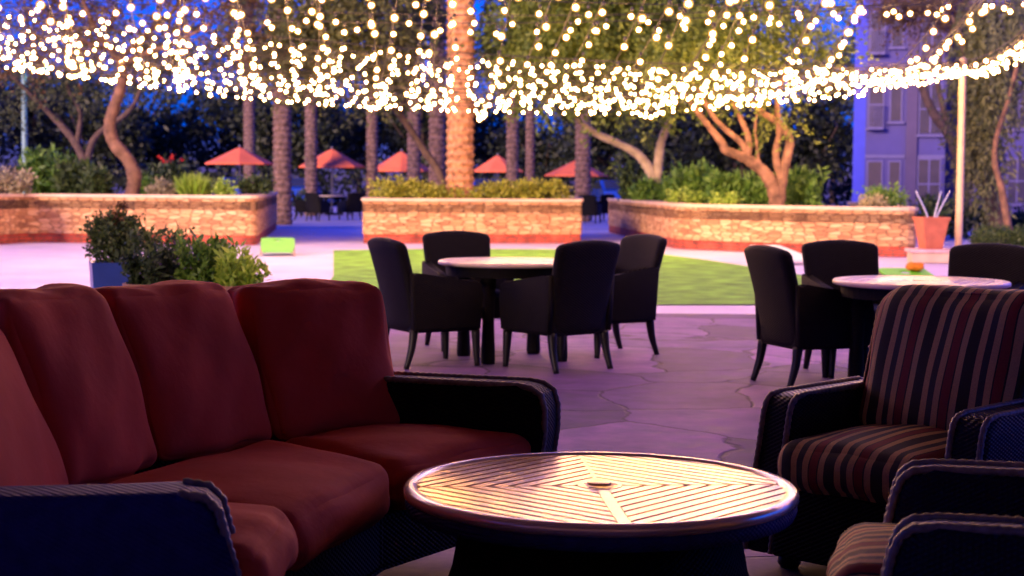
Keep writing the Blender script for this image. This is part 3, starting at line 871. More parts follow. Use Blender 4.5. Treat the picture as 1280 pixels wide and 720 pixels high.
g1 = 'chairs round the near lawn dining table'
g2 = 'chairs round the dining table at right'
T1 = at(640, 325, 12.0); T1.z = 0
T2 = at(1151, 349, 10.2); T2.z = 0
dining_table('round dining table with a pale slatted top between the four dark chairs before the lawn', T1, 1.10, .735, 'stonetop', 'dining tables')
dining_table('round dining table with a cream edged slatted top behind the striped armchair', T2, 1.10, .715, 'stonetop', 'dining tables')

def place(px, py, face_to, back=.0):
    p = Z(px, py); return p
dc = dining_chair('dark wicker chair at the left of the pale topped table, its back half turned', (-.58, 11.62, 0), facing(.88, .47), g1)
copy_thing(dc, (.31, 11.45, 0), facing(-.62, .78), 'dark wicker chair seen from behind, nearest side of the pale topped table', g1)
copy_thing(dc, (.72, 12.40, 0), facing(-.86, -.50), 'dark wicker chair right of the pale topped table, turned to show its inner back', g1)
copy_thing(dc, (-.35, 12.75, 0), facing(.30, -.95), 'dark wicker chair on the lawn side of the pale topped table, facing the sofa', g1)
copy_thing(dc, (2.0, 10.62, 0), facing(.88, .30), 'dark wicker chair left of the cream edged table, side on beside the armchair', g2)
copy_thing(dc, (2.40, 11.2, 0), facing(.15, -.98), 'dark wicker chair behind the left half of the cream edged table', g2)
copy_thing(dc, (3.10, 10.8, 0), facing(-.55, -.84), 'dark wicker chair behind the right end of the cream edged table', g2)

# ------------------------------------------------------------------ cornhole boards, bean bag, ledge, terracotta pot
def board(label, p, rz, m, group='bean bag toss boards'):
    t = thing('toss_board', label, 'game board', p, rz, group)
    L_, w = 1.2, .6
    bm = bmesh.new()
    a = math.atan2(.20, L_)
    # top panel with a hole near the raised end
    ring = 24; hc = Vector((0, L_ - .23)); hr = .08
    top = []
    outer = [(-w / 2, 0), (w / 2, 0), (w / 2, L_), (-w / 2, L_)]
    def P3(x, y, dz): return Vector((x, y * math.cos(a), .08 + y * math.sin(a) + dz))
    for dz in (0, -.02):
        hv = [bm.verts.new(P3(hc.x + hr * math.cos(2 * math.pi * k / ring), hc.y + hr * math.sin(2 * math.pi * k / ring), dz)) for k in range(ring)]
        ov = []
        for k in range(ring):
            c_, s_ = math.cos(2 * math.pi * k / ring), math.sin(2 * math.pi * k / ring)
            fx = (w / 2) / abs(c_) if abs(c_) > 1e-6 else 9; fy = ((L_ - hc.y) if s_ > 0 else hc.y) / abs(s_) if abs(s_) > 1e-6 else 9
            f = min(fx, fy); ov.append(bm.verts.new(P3(hc.x + c_ * f, hc.y + s_ * f, dz)))
        top.append((hv, ov))
        for k in range(ring):
            bm.faces.new((hv[k], ov[k], ov[(k + 1) % ring], hv[(k + 1) % ring]))
    for q in (0, 1):
        for k in range(ring):
            bm.faces.new((top[0][q][k], top[0][q][(k + 1) % ring], top[1][q][(k + 1) % ring], top[1][q][k]))
    obj('panel', bm, MAT[m], t)
    bm = bmesh.new()
    for s in (-1, 1):
        prof = [(0.01, 0), (0.01, .055), (L_ * math.cos(a) - .01, .055 + L_ * math.sin(a)), (L_ * math.cos(a) - .01, .055 + L_ * math.sin(a) - .08)]
        side_extrude(bm, prof, min(s * .30, s * .28), max(s * .30, s * .28))
    obj('frame', bm, MAT['wood'], t)
    for s in (-1, 1):
        bm = bmesh.new(); box(bm, s * .25 - .02, s * .25 + .02, L_ - .16, L_ - .12, 0, .225); obj('leg', bm, MAT['wood'], t)
    return t
b1 = Z(347, 320)
board('pale lime toss board lying on the deck right of the left planter', b1, R(8), 'limeboard')
b2 = Z(1001, 331)
board('mint white toss board at the lawn edge by the right planter', b2, R(22), 'paleboard')
b3 = Vector((4.93, 18.95, 0))
o = board('bright lime toss board beyond the cream edged dining table', b3, R(4), 'brightlime')
bm = rcube(8, (.10, .09, .04), .036, (.015, 0), .006, 3, lambda p, u, v, w: p + Vector((0, 0, .05)))
bb = obj('bean_bag', bm, MAT['orange'], None, True); bb.location = b3 + Vector((.06, 1.0, .255))
tag(bb, 'orange bean bag lying on the bright lime toss board', 'bean bag')

lw = Z(1168, 328)
bm = bmesh.new(); box(bm, -.42, .62, -.3, .3, 0, .17, .02)
t = thing('pot_plinth', 'low pinkish stone plinth under the terracotta pot', 'plinth', (lw.x, lw.y, 0), R(-6))
obj('block', bm, MAT['cap'], t)
bm = bmesh.new(); box(bm, -.46, .66, -.34, .34, .172, .23, .015); obj('slab', bm, M('pink_slab', (.58, .38, .36), .7), t)
pp = at(1163, 318, lw.y)
t = thing('terracotta_pot', 'tall square tapered terracotta pot on the plinth by the beige pole', 'pot', (pp.x, lw.y, .23), R(8))
bm = bmesh.new()
def taper(bm, w0, w1, z0, z1):
    a = [bm.verts.new((sx * w0, sy * w0, z0)) for sx, sy in ((-1, -1), (1, -1), (1, 1), (-1, 1))]
    b = [bm.verts.new((sx * w1, sy * w1, z1)) for sx, sy in ((-1, -1), (1, -1), (1, 1), (-1, 1))]
    bm.faces.new(a[::-1])
    for i in range(4): bm.faces.new((a[i], a[(i + 1) % 4], b[(i + 1) % 4], b[i]))
    return b
def square_pot(bm, w0, w1, h, rim=.03):
    o_ = taper(bm, w0, w1, 0, h)
    i_ = [bm.verts.new((v.co.x * (1 - .14), v.co.y * (1 - .14), h)) for v in o_]
    d_ = [bm.verts.new((v.co.x * (1 - .16), v.co.y * (1 - .16), h - .06)) for v in o_]
    for i in range(4):
        bm.faces.new((o_[i], o_[(i + 1) % 4], i_[(i + 1) % 4], i_[i])); bm.faces.new((i_[i], i_[(i + 1) % 4], d_[(i + 1) % 4], d_[i]))
    bm.faces.new(d_)
square_pot(bm, .15, .225, .50); obj('body', bm, MAT['terracotta'], t)
bm = bmesh.new(); square_pot(bm, .237, .245, .05); bmesh.ops.translate(bm, verts=bm.verts, vec=(0, 0, .49)); obj('rim', bm, MAT['terracotta'], t)
for dx, tx in ((-.08, -.26), (.07, .17), (.12, .32)):
    bm = bmesh.new(); limb(bm, [(dx * .6, 0, .40), (dx, .02, .6), (tx, .05, .98)], .018, .012, 6)
    s = obj('bare_stalk', bm, MAT['carwhite'], None, True); s.location = (pp.x, lw.y, .23)
    tag(s, 'thin pale bare stalk standing in the terracotta pot', 'stalk', 'bare stalks in the terracotta pot')

# ------------------------------------------------------------------ potted plants behind the sofa
def pot(name, label, p, w0, w1, h, m, square=True):
    t = thing(name, label, 'pot', p, R(random.uniform(-20, 20)))
    bm = bmesh.new()
    if square: square_pot(bm, w0, w1, h)
    else: lathe(bm, [(w0, 0), (w1, h * .9), (w1 * 1.08, h * .92), (w1 * 1.08, h), (w1 * .92, h), (w1 * .9, h - .06), (.001, h - .06)], 24)
    obj('body', bm, MAT[m], t, not square)
    bm = bmesh.new(); box(bm, -w1 * .7, w1 * .7, -w1 * .7, w1 * .7, h - .10, h - .05); obj('soil', bm, MAT['soil'], t)
    return t
Yp = 12.6
b = at(144, 327, Yp); hb = b.z
pot('blue_pot', 'square blue glazed pot behind the sofa under the round dark shrub', (b.x, b.y, 0), .15, .19, hb, 'bluepot')
s = shrub('round_shrub', 'round dark shrub in the blue glazed pot behind the sofa', 'shrub', (b.x, b.y, hb - .06), .46, .44, m='mid', n=5200, leaf=.032)
v, f = clump_leaves([(0.03, 0, .40, .07, .07, .12)], 14, 10, .02, .05, .025); foliage('top_shoot', (v, f), LM['rust'], s)
def plant(px, py_top, py_pot, label, m, style, n, w, leaf, flower=None, mat='claypot', Y=11.8):
    b = at(px, py_pot, Y); tp = at(px, py_top, Y)
    pot('round_pot', 'brown round pot under the ' + label.split(' behind')[0].split(' with')[0].split(' beside')[0].split(' at the')[0], (b.x, b.y, 0), .12, .17, b.z, mat, False)
    s = shrub('potted_plant', label, 'plant', (b.x, b.y, b.z - .06), w, tp.z - b.z + .06, m=m, style=style, n=n, leaf=leaf)
    if flower:
        v, f = clump_leaves([(0, 0, (tp.z - b.z) * .75, w * .45, w * .4, (tp.z - b.z) * .3)], 18, 7, .014, .03, .022); foliage('blossoms', (v, f), MAT[flower], s)
    return s
plant(205, 288, 352, 'tall dark leafy plant with lilac blossoms behind the sofa', 'mid', 'upright', 1700, .34, .04, 'lilacflower')
plant(250, 300, 354, 'bushy deep green plant with a few lilac blossoms behind the sofa', 'green', 'upright', 1700, .34, .042, 'lilacflower', Y=11.5)
plant(186, 315, 354, 'low dusky plant with greyish lilac blossoms beside the blue pot', 'deep', 'upright', 1200, .26, .04, 'lilacflower', Y=11.4)
plant(298, 316, 356, 'bright lime green plant at the right end of the row behind the sofa', 'lime', 'upright', 1000, .26, .045, None, Y=11.3)

# ------------------------------------------------------------------ palms
def frond_mesh():
    vs, fs = [], []; k0 = 0
    for i in range(34):
        az = random.uniform(0, 6.28); el = random.uniform(-.5, 1.2); L_ = random.uniform(2.2, 3.2)
        P = []
        p = np.array([0., 0., 0.]); d = np.array([math.cos(az) * math.cos(el), math.sin(az) * math.cos(el), math.sin(el)])
        for s in range(30):
            P.append((p.copy(), d.copy())); p = p + d * L_ / 30; d = d + np.array([0, 0, -.05]); d /= np.linalg.norm(d)
        pts = np.array([a for a, _ in P]); ds = np.array([b_ for _, b_ in P])
        side = np.cross(ds, [0, 0, 1.]); side /= np.linalg.norm(side, axis=1, keepdims=True) + 1e-9
        for sg in (-1, 1):
            D = side * sg + ds * .7 + np.array([0, 0, -.25])
            v, f = diamonds(pts, D, .55, .05); vs.append(v); fs.append(f + k0); k0 += len(v)
    return np.concatenate(vs), np.concatenate(fs)
crown_mesh = [None]
def palm(label, px, py, Y, wpx, H=9.5, m='palm'):
    b = at(px, py, Y); w = wpx / F * Y / 2
    t = thing('palm_tree', label, 'palm', (b.x, b.y, 0), random.uniform(0, 6), 'palms beyond and in the planters')
    bm = bmesh.new()
    prof = []
    n = int(H / .09)
    for i in range(n + 1):
        z = H * i / n
        prof.append((w * (1.10 if i % 2 else .94) * (1 + .12 * math.exp(-z * 1.2)), z))
    seg = 20
    rings = []
    for i, (r, z) in enumerate(prof):
        rings.append([bm.verts.new((r * (1 + random.uniform(-.035, .035)) * math.cos(2 * math.pi * (k + .5 * (i % 2)) / seg), r * (1 + random.uniform(-.035, .035)) * math.sin(2 * math.pi * (k + .5 * (i % 2)) / seg), z + random.uniform(-.015, .015))) for k in range(seg)])
    for i in range(n):
        for k in range(seg):
            bm.faces.new((rings[i][k], rings[i][(k + 1) % seg], rings[i + 1][(k + 1) % seg], rings[i + 1][k]))
    bm.faces.new(rings[-1])
    obj('trunk', bm, MAT[m], t)
    if crown_mesh[0] is None:
        v, f = frond_mesh(); c = foliage('crown', (v, f), LM['frond'], t); crown_mesh[0] = c.data
    else:
        c = link(bpy.data.objects.new('crown', crown_mesh[0]), t)
    c.location = (0, 0, H)
palm('thick lit palm trunk rising from the middle planter', 575, 240, 36.6, 33, 8.8, 'litpalm')
palm('grey palm trunk just right of the left planter end', 353, 270, 48, 22, 9.5)
palm('thin palm trunk behind the second red umbrella', 389, 270, 60, 15, 10.0)
palm('slim dark palm trunk between the second and third red umbrellas', 465, 270, 62, 14, 9.7)
palm('palm trunk in front of the third red umbrella', 517, 270, 58, 16, 10.2)
palm('dark palm trunk close left of the thick lit palm', 546, 270, 50, 20, 9.3)
palm('palm trunk in front of the fourth red umbrella', 640, 270, 60, 15, 10)
palm('thinnest palm trunk right of the fourth red umbrella', 662, 270, 66, 11, 10)
palm('palm trunk in front of the fifth red umbrella', 728, 270, 54, 19, 9.2)
palm('faint dark palm trunk above the first red umbrella', 312, 260, 78, 14, 10)

# ------------------------------------------------------------------ garden trees
def tree(label, base, limbs, blobs, bark, leaf, kind, group=None, name='garden_tree', spray=True, n=260, length=.8, per=26, L=.10, W=.04, droop=.5, sp=.06):
    t = thing(name, label, 'tree', base, 0, group)
    o = Vector(base)
    bm = bmesh.new()
    for pts, r0, r1 in limbs:
        limb(bm, [tuple(Vector(p) - o) for p in pts], r0 * .85, r1 * .9, 11, 8, .11)
    obj('trunk', bm, MAT[bark], t, True)
    bl = [(b[0] - o.x, b[1] - o.y, b[2] - o.z, b[3], b[4], b[5]) for b in blobs]
    vf = sprays(bl, n, length, per, L, W, droop, .55, sp)
    foliage('crown', vf, LM[leaf], t)
    return t
def PL(Y, *pts):   # pixels at depth Y (a third number shifts the depth)
    return [at(p[0], p[1], Y + (p[2] if len(p) > 2 else 0)) for p in pts]
def BL(Y, *bs):    # crown lumps: px, py, radius px x, radius px y, dy
    out = []
    for px, py, rx, ry, dy in bs:
        p = at(px, py, Y + dy); k = (Y + dy) / F
        out.append((p.x, p.y, p.z, rx * k, max(rx, ry) * k * .8, ry * k))
    return out
# twisted tree in the left planter
Y = 36.2
base = at(165, 246, Y)
tree('tree with a twisted reddish trunk in the left planter', base, [
    (PL(Y, (164, 246), (168, 222), (160, 200), (142, 178), (137, 155), (144, 130), (153, 100), (150, 70)), .20, .12),
    (PL(Y, (150, 75), (128, 50, -.4), (112, 20, -.8), (95, -20, -1)), .10, .04),
    (PL(Y, (151, 72), (180, 45, .4), (215, 15, .9), (240, -20, 1)), .09, .04),
    (PL(Y, (152, 80), (185, 66, -.5), (222, 52, -1), (262, 30, -1.2)), .10, .03),
    (PL(Y, (144, 60), (120, 58), (88, 40), (50, 10)), .09, .03)],
    BL(Y, (60, -20, 80, 70, 0), (150, -45, 90, 70, 1), (250, -25, 80, 70, 0), (110, 40, 60, 40, -1), (30, 50, 60, 40, 1), (205, 45, 55, 35, 1), (290, 30, 60, 50, 0)),
    'bark', 'rust', 0, n=520, per=22, L=.11, W=.05)
# leaning dark tree near the middle planter
Y = 39.5
base = at(558, 245, Y)
tree('tree with a dark leaning stem beside the thick palm', base, [
    (PL(Y, (558, 246), (548, 215), (528, 185), (505, 150), (486, 125), (470, 90)), .13, .08),
    (PL(Y, (500, 145), (508, 110), (500, 70), (512, 20)), .08, .03),
    (PL(Y, (472, 95), (450, 60), (440, 20), (420, -20)), .07, .03)],
    BL(Y, (430, 20, 90, 60, -3), (510, 10, 40, 60, 0), (480, 80, 50, 28, -2), (370, 60, 60, 40, -2)),
    'dkbark', 'olive', 0, n=1100, per=24, L=.14, W=.055)
# pale forked tree at the left end of the right planter
Y = 39.0
base = at(818, 250, Y)
tree('tree with a pale white limb arching left over the right planter', base, [
    (PL(Y, (818, 250), (819, 232), (812, 212), (796, 192), (770, 178), (742, 165), (715, 142), (690, 110), (660, 80)), .18, .05),
    (PL(Y, (819, 240), (822, 215), (826, 180), (836, 150), (834, 115), (848, 70)), .17, .06),
    (PL(Y, (834, 125), (815, 90), (790, 50), (770, 10)), .08, .03),
    (PL(Y, (838, 130), (870, 100), (890, 60), (900, 20)), .07, .03)],
    BL(Y, (675, 30, 62, 70, -2), (740, 10, 90, 80, -4), (830, 10, 90, 80, -3), (700, 80, 80, 40, -2), (800, 80, 80, 40, -3), (870, 75, 60, 45, -2), (635, 60, 34, 40, 0), (800, 168, 20, 16, 1)),
    'palebark', 'acacia', 0, n=2400, per=26, L=.14, W=.06)
# multi trunk tree in the right planter
Y = 32.6
base = at(972, 262, Y)
tree('multi trunk tree with bare orange lit limbs in the right planter', base, [
    (PL(Y, (972, 262), (968, 238), (955, 215), (932, 198), (908, 188), (902, 178), (880, 150), (850, 110)), .19, .05),
    (PL(Y, (934, 199), (928, 180), (905, 160), (888, 140), (872, 110)), .09, .04),
    (PL(Y, (934, 200), (936, 175), (926, 148), (912, 120), (896, 80)), .09, .04),
    (PL(Y, (974, 255), (978, 222), (984, 195), (987, 175), (975, 155), (950, 138), (930, 110), (905, 70)), .14, .045),
    (PL(Y, (978, 230), (970, 195), (974, 165), (972, 130), (980, 90)), .10, .04),
    (PL(Y, (948, 208), (946, 180), (944, 160), (950, 120)), .05, .02)],
    BL(Y, (900, 40, 70, 55, 0), (960, 70, 50, 35, 1), (860, 70, 60, 35, 0), (970, 140, 22, 16, 0), (1010, 30, 40, 50, 1), (940, -10, 60, 50, 0)),
    'bark', 'acacia', 0, n=800, per=24, L=.11, W=.05)
# weeping tree at right beyond the pole
Y = 40.0
base = at(1256, 285, Y)
tree('weeping tree behind the beige pole with long hanging sprays', base, [
    (PL(Y, (1250, 285), (1243, 255), (1232, 225), (1226, 190), (1224, 140), (1230, 80), (1226, 30)), .34, .16),
    (PL(Y, (1226, 140), (1240, 95), (1262, 50), (1285, 10)), .14, .05),
    (PL(Y, (1226, 110), (1205, 60), (1190, 20)), .12, .04)],
    BL(Y, (1232, 80, 18, 80, -.6), (1250, 50, 24, 50, 0), (1216, 60, 14, 50, .5), (1226, 150, 14, 50, -.8), (1250, 10, 50, 30, 0), (1230, 190, 12, 24, -.8)),
    'dkbark', 'willow', 0, n=750, per=30, length=1.3, L=.16, W=.05, droop=3.2, sp=.03, name='weeping_tree')
Y = 36.0
base = at(1262, 300, Y)
tree('slender tree with a bent thin stem right of the weeping tree', base, [
    (PL(Y, (1264, 300), (1258, 270), (1252, 235), (1244, 205), (1246, 170), (1262, 120), (1276, 60)), .11, .05)],
    BL(Y, (1290, 30, 60, 50, 0), (1275, 90, 30, 40, 0)), 'bark', 'willow', 0, n=60, per=26, length=1.0, L=.12, W=.035, droop=1.6)
Y = 46.0
base = at(1196, 275, Y)
tree('dark forked tree between the beige pole and the building', base, [
    (PL(Y, (1200, 275), (1202, 230), (1196, 190), (1184, 165), (1165, 138), (1152, 105), (1146, 70)), .26, .10),
    (PL(Y, (1186, 165), (1178, 130), (1172, 100), (1180, 50)), .12, .05)],
    BL(Y, (1130, 5, 50, 30, 0), (1160, 0, 60, 30, 1), (1190, 20, 40, 30, 0)), 'dkbark', 'rust', 0, n=240, per=22, L=.13, W=.05, name='garden_tree')
# half bare tree at far left
Y = 47.0
base = at(115, 262, Y)
tree('dim spreading tree standing behind the left planter', base, [
    (PL(Y, (118, 262), (112, 220), (95, 180), (70, 150), (40, 120), (10, 90)), .20, .05),
    (PL(Y, (108, 205), (120, 170), (160, 140), (176, 110), (180, 80)), .13, .04),
    (PL(Y, (96, 182), (100, 140), (85, 110), (80, 60)), .10, .04)],
    BL(Y, (40, 80, 60, 50, 0), (90, 100, 60, 30, 0), (10, 120, 40, 30, 1), (150, 110, 40, 26, 1), (90, 30, 80, 50, 0)), 'dkbark', 'olive', 0, n=330, per=22, L=.13, W=.045)

# dark tree line behind everything, each tree its own trunk and crown
def far_tree(px, top, Y, wpx, label, leaf='dark', n=330, low=.18):
    b = at(px, 262, Y); tp = at(px, top, Y); H = tp.z; w = wpx / F * Y
    t = thing('far_tree', label, 'tree', (b.x, b.y, 0), 0, 'dark trees beyond the terrace')
    bm = bmesh.new(); limb(bm, [(0, 0, -.1), (random.uniform(-.2, .2), 0, H * .35), (random.uniform(-.5, .5), 0, H * .75)], .22, .07, 8)
    for k in range(4):
        a = random.uniform(0, 6.28); limb(bm, [(0, 0, H * .3), (math.cos(a) * w * .2, math.sin(a) * w * .2, H * .5), (math.cos(a) * w * .4, math.sin(a) * w * .4, H * .7)], .1, .03, 6)
    obj('trunk', bm, MAT['dkbark'], t, True)
    bl = [(0, 0, H * .6, w * .42, w * .35, H * .36)]
    for k in range(9):
        bl.append((random.uniform(-.42, .42) * w, random.uniform(-.3, .3) * w, H * random.uniform(low + .08, .85), w * random.uniform(.13, .24), w * .2, H * random.uniform(.10, .2)))
    vf = clump_leaves(bl, n, 16, .32, .36, .2, .1, .42)
    foliage('crown', vf, LM[leaf], t)
lab = 'dark leafy tree standing in the row beyond the red umbrellas'
for i, (px, top, Y, w) in enumerate([(-60, 60, 84, 190), (40, 70, 90, 170), (120, 96, 88, 150), (205, 120, 94, 150), (290, 105, 98, 150), (375, 92, 92, 150), (450, 100, 100, 150), (530, 92, 96, 140),
                                     (610, 110, 101, 150), (680, 150, 96, 120), (760, 100, 88, 150), (845, 92, 82, 150), (925, 104, 78, 150), (1015, 112, 76, 110), (1130, -30, 90, 150), (1250, -20, 95, 170)]):
    far_tree(px, top, Y, w, lab)
for i, (px, top, Y, w) in enumerate([(560, -40, 110, 190), (330, -20, 112, 200), (170, 0, 108, 180), (780, -60, 104, 190), (1040, 30, 108, 130)]):
    far_tree(px, top, Y, w, 'tall olive tree reaching up behind the dark tree row', 'olive', 200, .5)
# low dark hedge at the back of the terrace
t = thing('boundary_hedge', 'long dark clipped hedge behind the red umbrellas', 'hedge', (0, 84.5, 0))
vf = clump_leaves([(x, 0, 1.0, 2.2, .8, 1.25) for x in range(-46, 30, 2)], 1500, 14, .22, .30, .17, .2, .35); foliage('foliage', vf, LM['dark'], t)

# ------------------------------------------------------------------ planting in the beds
def bed(px, py_top, py_base, Y, wpx, label, m, style='upright', n=1000, leaf=.08, z=None, name='shrub', cat='shrub', group=None):
    p = at(px, py_base, Y); tp = at(px, py_top, Y)
    z0 = p.z if z is None else z
    return shrub(name, label, cat, (p.x, p.y, z0), wpx / F * Y, max(.2, tp.z - z0), m=m, style=style, n=n, leaf=leaf, group=group)
zl, zc, zr = HL - .13, HC - .13, HR - .13
gL = 'shrubs in the left planter'; gR = 'shrubs in the right planter'
bed(14, 214, 238, 33.4, 62, 'pale straw coloured shrub at the very left of the left planter', 'pale', 'round', 1600, .07, zl, group=gL)
bed(60, 190, 238, 38, 62, 'tall green shrub near the teal lamp pole', 'green', 'upright', 2000, .13, zl, group=gL)
bed(95, 205, 238, 37.5, 40, 'middling green shrub just right of the tallest shrub in the left planter', 'mid', 'upright', 1500, .12, zl, group=gL)
bed(122, 214, 240, 36.5, 34, 'low dark green shrub left of the twisted trunk', 'mid', 'upright', 1100, .10, zl, group=gL)
bed(184, 222, 240, 37, 30, 'olive shrub close right of the twisted trunk', 'green', 'round', 800, .08, zl, group=gL)
s = bed(212, 203, 240, 38.5, 46, 'dusky shrub topped with red flowers in the left planter', 'deep', 'upright', 1500, .1, zl, group=gL)
v, f = clump_leaves([(0, 0, .92, .5, .3, .08)], 8, 7, .04, .08, .05); foliage('red_blossoms', (v, f), MAT['redflower'], s)
bed(203, 226, 240, 36, 36, 'low pale flowering shrub under the dusky red flowered one', 'pale', 'round', 900, .06, zl, group=gL)
bed(243, 219, 241, 35.8, 42, 'spiky lime yellow tuft in the left planter', 'lime', 'spiky', 700, .06, zl, group=gL)
bed(283, 226, 242, 35.6, 24, 'small round bright green shrub right of the lime tuft', 'lime', 'round', 800, .06, zl, group=gL)
bed(320, 221, 243, 36.5, 40, 'round dark green shrub at the right end of the left planter', 'mid', 'round', 1400, .07, zl, group=gL)
# hedge in the middle planter
hp = at(588, 250, 36.6)
t = thing('golden_hedge', 'low mounded golden green hedge filling the middle planter', 'hedge', (hp.x, 36.7, zc))
k = 36.6 / F
bl = [((px - 588) * k, 0, .18, 24 * k, .9, hh) for px, hh in ((486, .36), (500, .38), (515, .30), (535, .24), (556, .22), (580, .2), (605, .24), (628, .30), (648, .36), (668, .38), (688, .34))]
vf = clump_leaves(bl, 900, 16, .05, .085, .05, .4, .3); foliage('foliage', vf, LM['hedge'], t)
# right planter
bed(790, 205, 250, 40.5, 34, 'tall dusky shrub at the back left of the right planter', 'mid', 'upright', 1100, .12, zr, group=gR)
bed(815, 226, 252, 38.5, 50, 'dark green shrub under the pale limbed tree', 'green', 'upright', 1500, .1, zr, group=gR)
bed(856, 236, 256, 34.4, 50, 'low lime flowering shrub along the front of the right planter', 'lime', 'round', 1000, .05, zr, group=gR)
bed(870, 210, 256, 36, 60, 'large mid green shrub left of the multi trunk tree', 'green', 'upright', 2200, .12, zr, group=gR)
bed(906, 216, 256, 34, 42, 'leafy shrub behind the lime flowering shrub', 'green', 'upright', 1500, .11, zr, group=gR)
bed(940, 222, 258, 33.8, 40, 'leafy shrub close left of the multi trunk tree', 'green', 'upright', 1300, .1, zr, group=gR)
bed(905, 243, 258, 32.6, 36, 'small pale green tuft in front of the leafy shrubs', 'lime', 'upright', 700, .06, zr, group=gR)
bed(1000, 214, 260, 33.6, 46, 'tall green shrub close right of the multi trunk tree', 'green', 'upright', 1600, .11, zr, group=gR)
bed(1105, 236, 262, 30.8, 60, 'rounded green shrub near the right end of the right planter', 'green', 'round', 1700, .06, zr, group=gR)
bed(1090, 246, 262, 30.2, 40, 'pale low shrub in front of the rounded green shrub', 'pale', 'round', 800, .05, zr, group=gR)
# right garden
bed(1245, 283, 312, 31.5, 66, 'clipped green box hedge left of the slender bent stem', 'mid', 'round', 3200, .05, 0, name='box_hedge', cat='hedge')
bed(1284, 281, 312, 31.2, 46, 'clipped green box hedge at the right picture edge', 'mid', 'round', 2400, .05, 0, name='box_hedge', cat='hedge')
bed(1226, 250, 285, 41, 40, 'dark rounded shrub beneath the weeping tree', 'deep', 'round', 1300, .09, 0)
bed(1160, 248, 285, 38, 40, 'dark shrub behind the terracotta pot', 'deep', 'upright', 1300, .11, 0)
bed(1190, 256, 285, 40, 36, 'dark shrub beside the beige pole foot', 'deep', 'upright', 1100, .11, 0)
bed(1276, 262, 285, 42, 30, 'dark shrub behind the box hedge at right', 'deep', 'round', 900, .09, 0)
bed(1277, 320, 330, 26.5, 22, 'small yellow flowering clump at the right picture edge', 'lime', 'round', 500, .04, 0)

# ------------------------------------------------------------------ red umbrellas
def umbrella(label, px0, px1, py_top, py_edge, Y):
    pxm = (px0 + px1) / 2
    top = at(pxm, py_top, Y); e = at(pxm, py_edge, Y); r = (px1 - px0) / 2 / F * Y
    t = thing('patio_umbrella', label, 'umbrella', (top.x, top.y, 0), random.uniform(0, 1), 'red patio umbrellas')
    bm = bmesh.new()
    apex = bm.verts.new((0, 0, top.z)); rings = []
    for fr_, fz in ((.12, .91), (.45, .56), (.75, .25), (1.0, 0)):
        rings.append([bm.verts.new((r * fr_ * math.cos(2 * math.pi * k / 8), r * fr_ * math.sin(2 * math.pi * k / 8), e.z + (top.z - e.z) * fz)) for k in range(8)])
    rings.append([bm.verts.new((r * math.cos(2 * math.pi * k / 8), r * math.sin(2 * math.pi * k / 8), e.z - .05)) for k in range(8)])
    for k in range(8): bm.faces.new((apex, rings[0][k], rings[0][(k + 1) % 8]))
    for i in range(4):
        for k in range(8): bm.faces.new((rings[i][k], rings[i][(k + 1) % 8], rings[i + 1][(k + 1) % 8], rings[i + 1][k]))
    obj('canopy', bm, MAT['umbrella'], t)
    bm = bmesh.new(); lathe(bm, [(.03, .05), (.03, top.z + .02), (.05, top.z + .04), (.001, top.z + .10)], 10); obj('pole', bm, MAT['steel'], t, True)
    for k in range(8):
        a = 2 * math.pi * k / 8
        bm = bmesh.new(); tube(bm, [(0, 0, e.z + (top.z - e.z) * .25), (r * .5 * math.cos(a), r * .5 * math.sin(a), e.z + (top.z - e.z) * .44)], .012, 5); obj('rib', bm, MAT['steel'], t)
    bm = bmesh.new(); lathe(bm, [(.26, 0), (.26, .06), (.05, .09), (.045, .25)], 20); obj('base', bm, MAT['black'], t, True)
    return top
us = [umbrella('red umbrella above the right end of the left planter', 257, 342, 184, 204, 62),
      umbrella('red umbrella over the white table seen between two planters', 374, 456, 186, 208, 62),
      umbrella('red umbrella with a palm trunk in front, left of the thick palm', 463, 541, 189, 213, 67),
      umbrella('red umbrella just right of the thick palm', 588, 656, 194, 214, 76),
      umbrella('rightmost red umbrella, half behind a palm trunk', 681, 760, 200, 219, 66)]
k = 0
gF = 'terrace tables under the umbrellas'; gC = 'terrace chairs under the umbrellas'
desc = ['terrace table under the first red umbrella', 'white topped terrace table between the left and middle planters', 'terrace table under the third red umbrella', 'terrace table under the fourth red umbrella', 'terrace table under the rightmost red umbrella']
for i, u in enumerate(us):
    dining_table(desc[i], (u.x, u.y - .02, 0), 1.2, .74, 'stonetop', gF)
for (px, py, fx, fy, l) in [(398, 276, .5, .85, 'dark terrace chair standing left in front of the white topped terrace table'), (437, 275, -.6, .8, 'dark terrace chair standing right in front of the white topped terrace table'),
                            (380, 275, .9, .1, 'dark terrace chair close right of the grey palm trunk'), (445, 268, -1, 0, 'dark terrace chair behind the middle planter left end'),
                            (738, 279, .3, .9, 'dark terrace chair in the gap right of the middle planter'), (752, 276, -.5, .8, 'dark terrace chair nearest the right planter back end')]:
    p = Z(px, py); copy_thing(dc, (p.x, p.y, 0), facing(fx, fy), l, gC)
s = bed(376, 238, 272, 58, 16, 'small dark potted shrub beside the grey palm trunk', 'deep', 'round', 500, .1, 0)

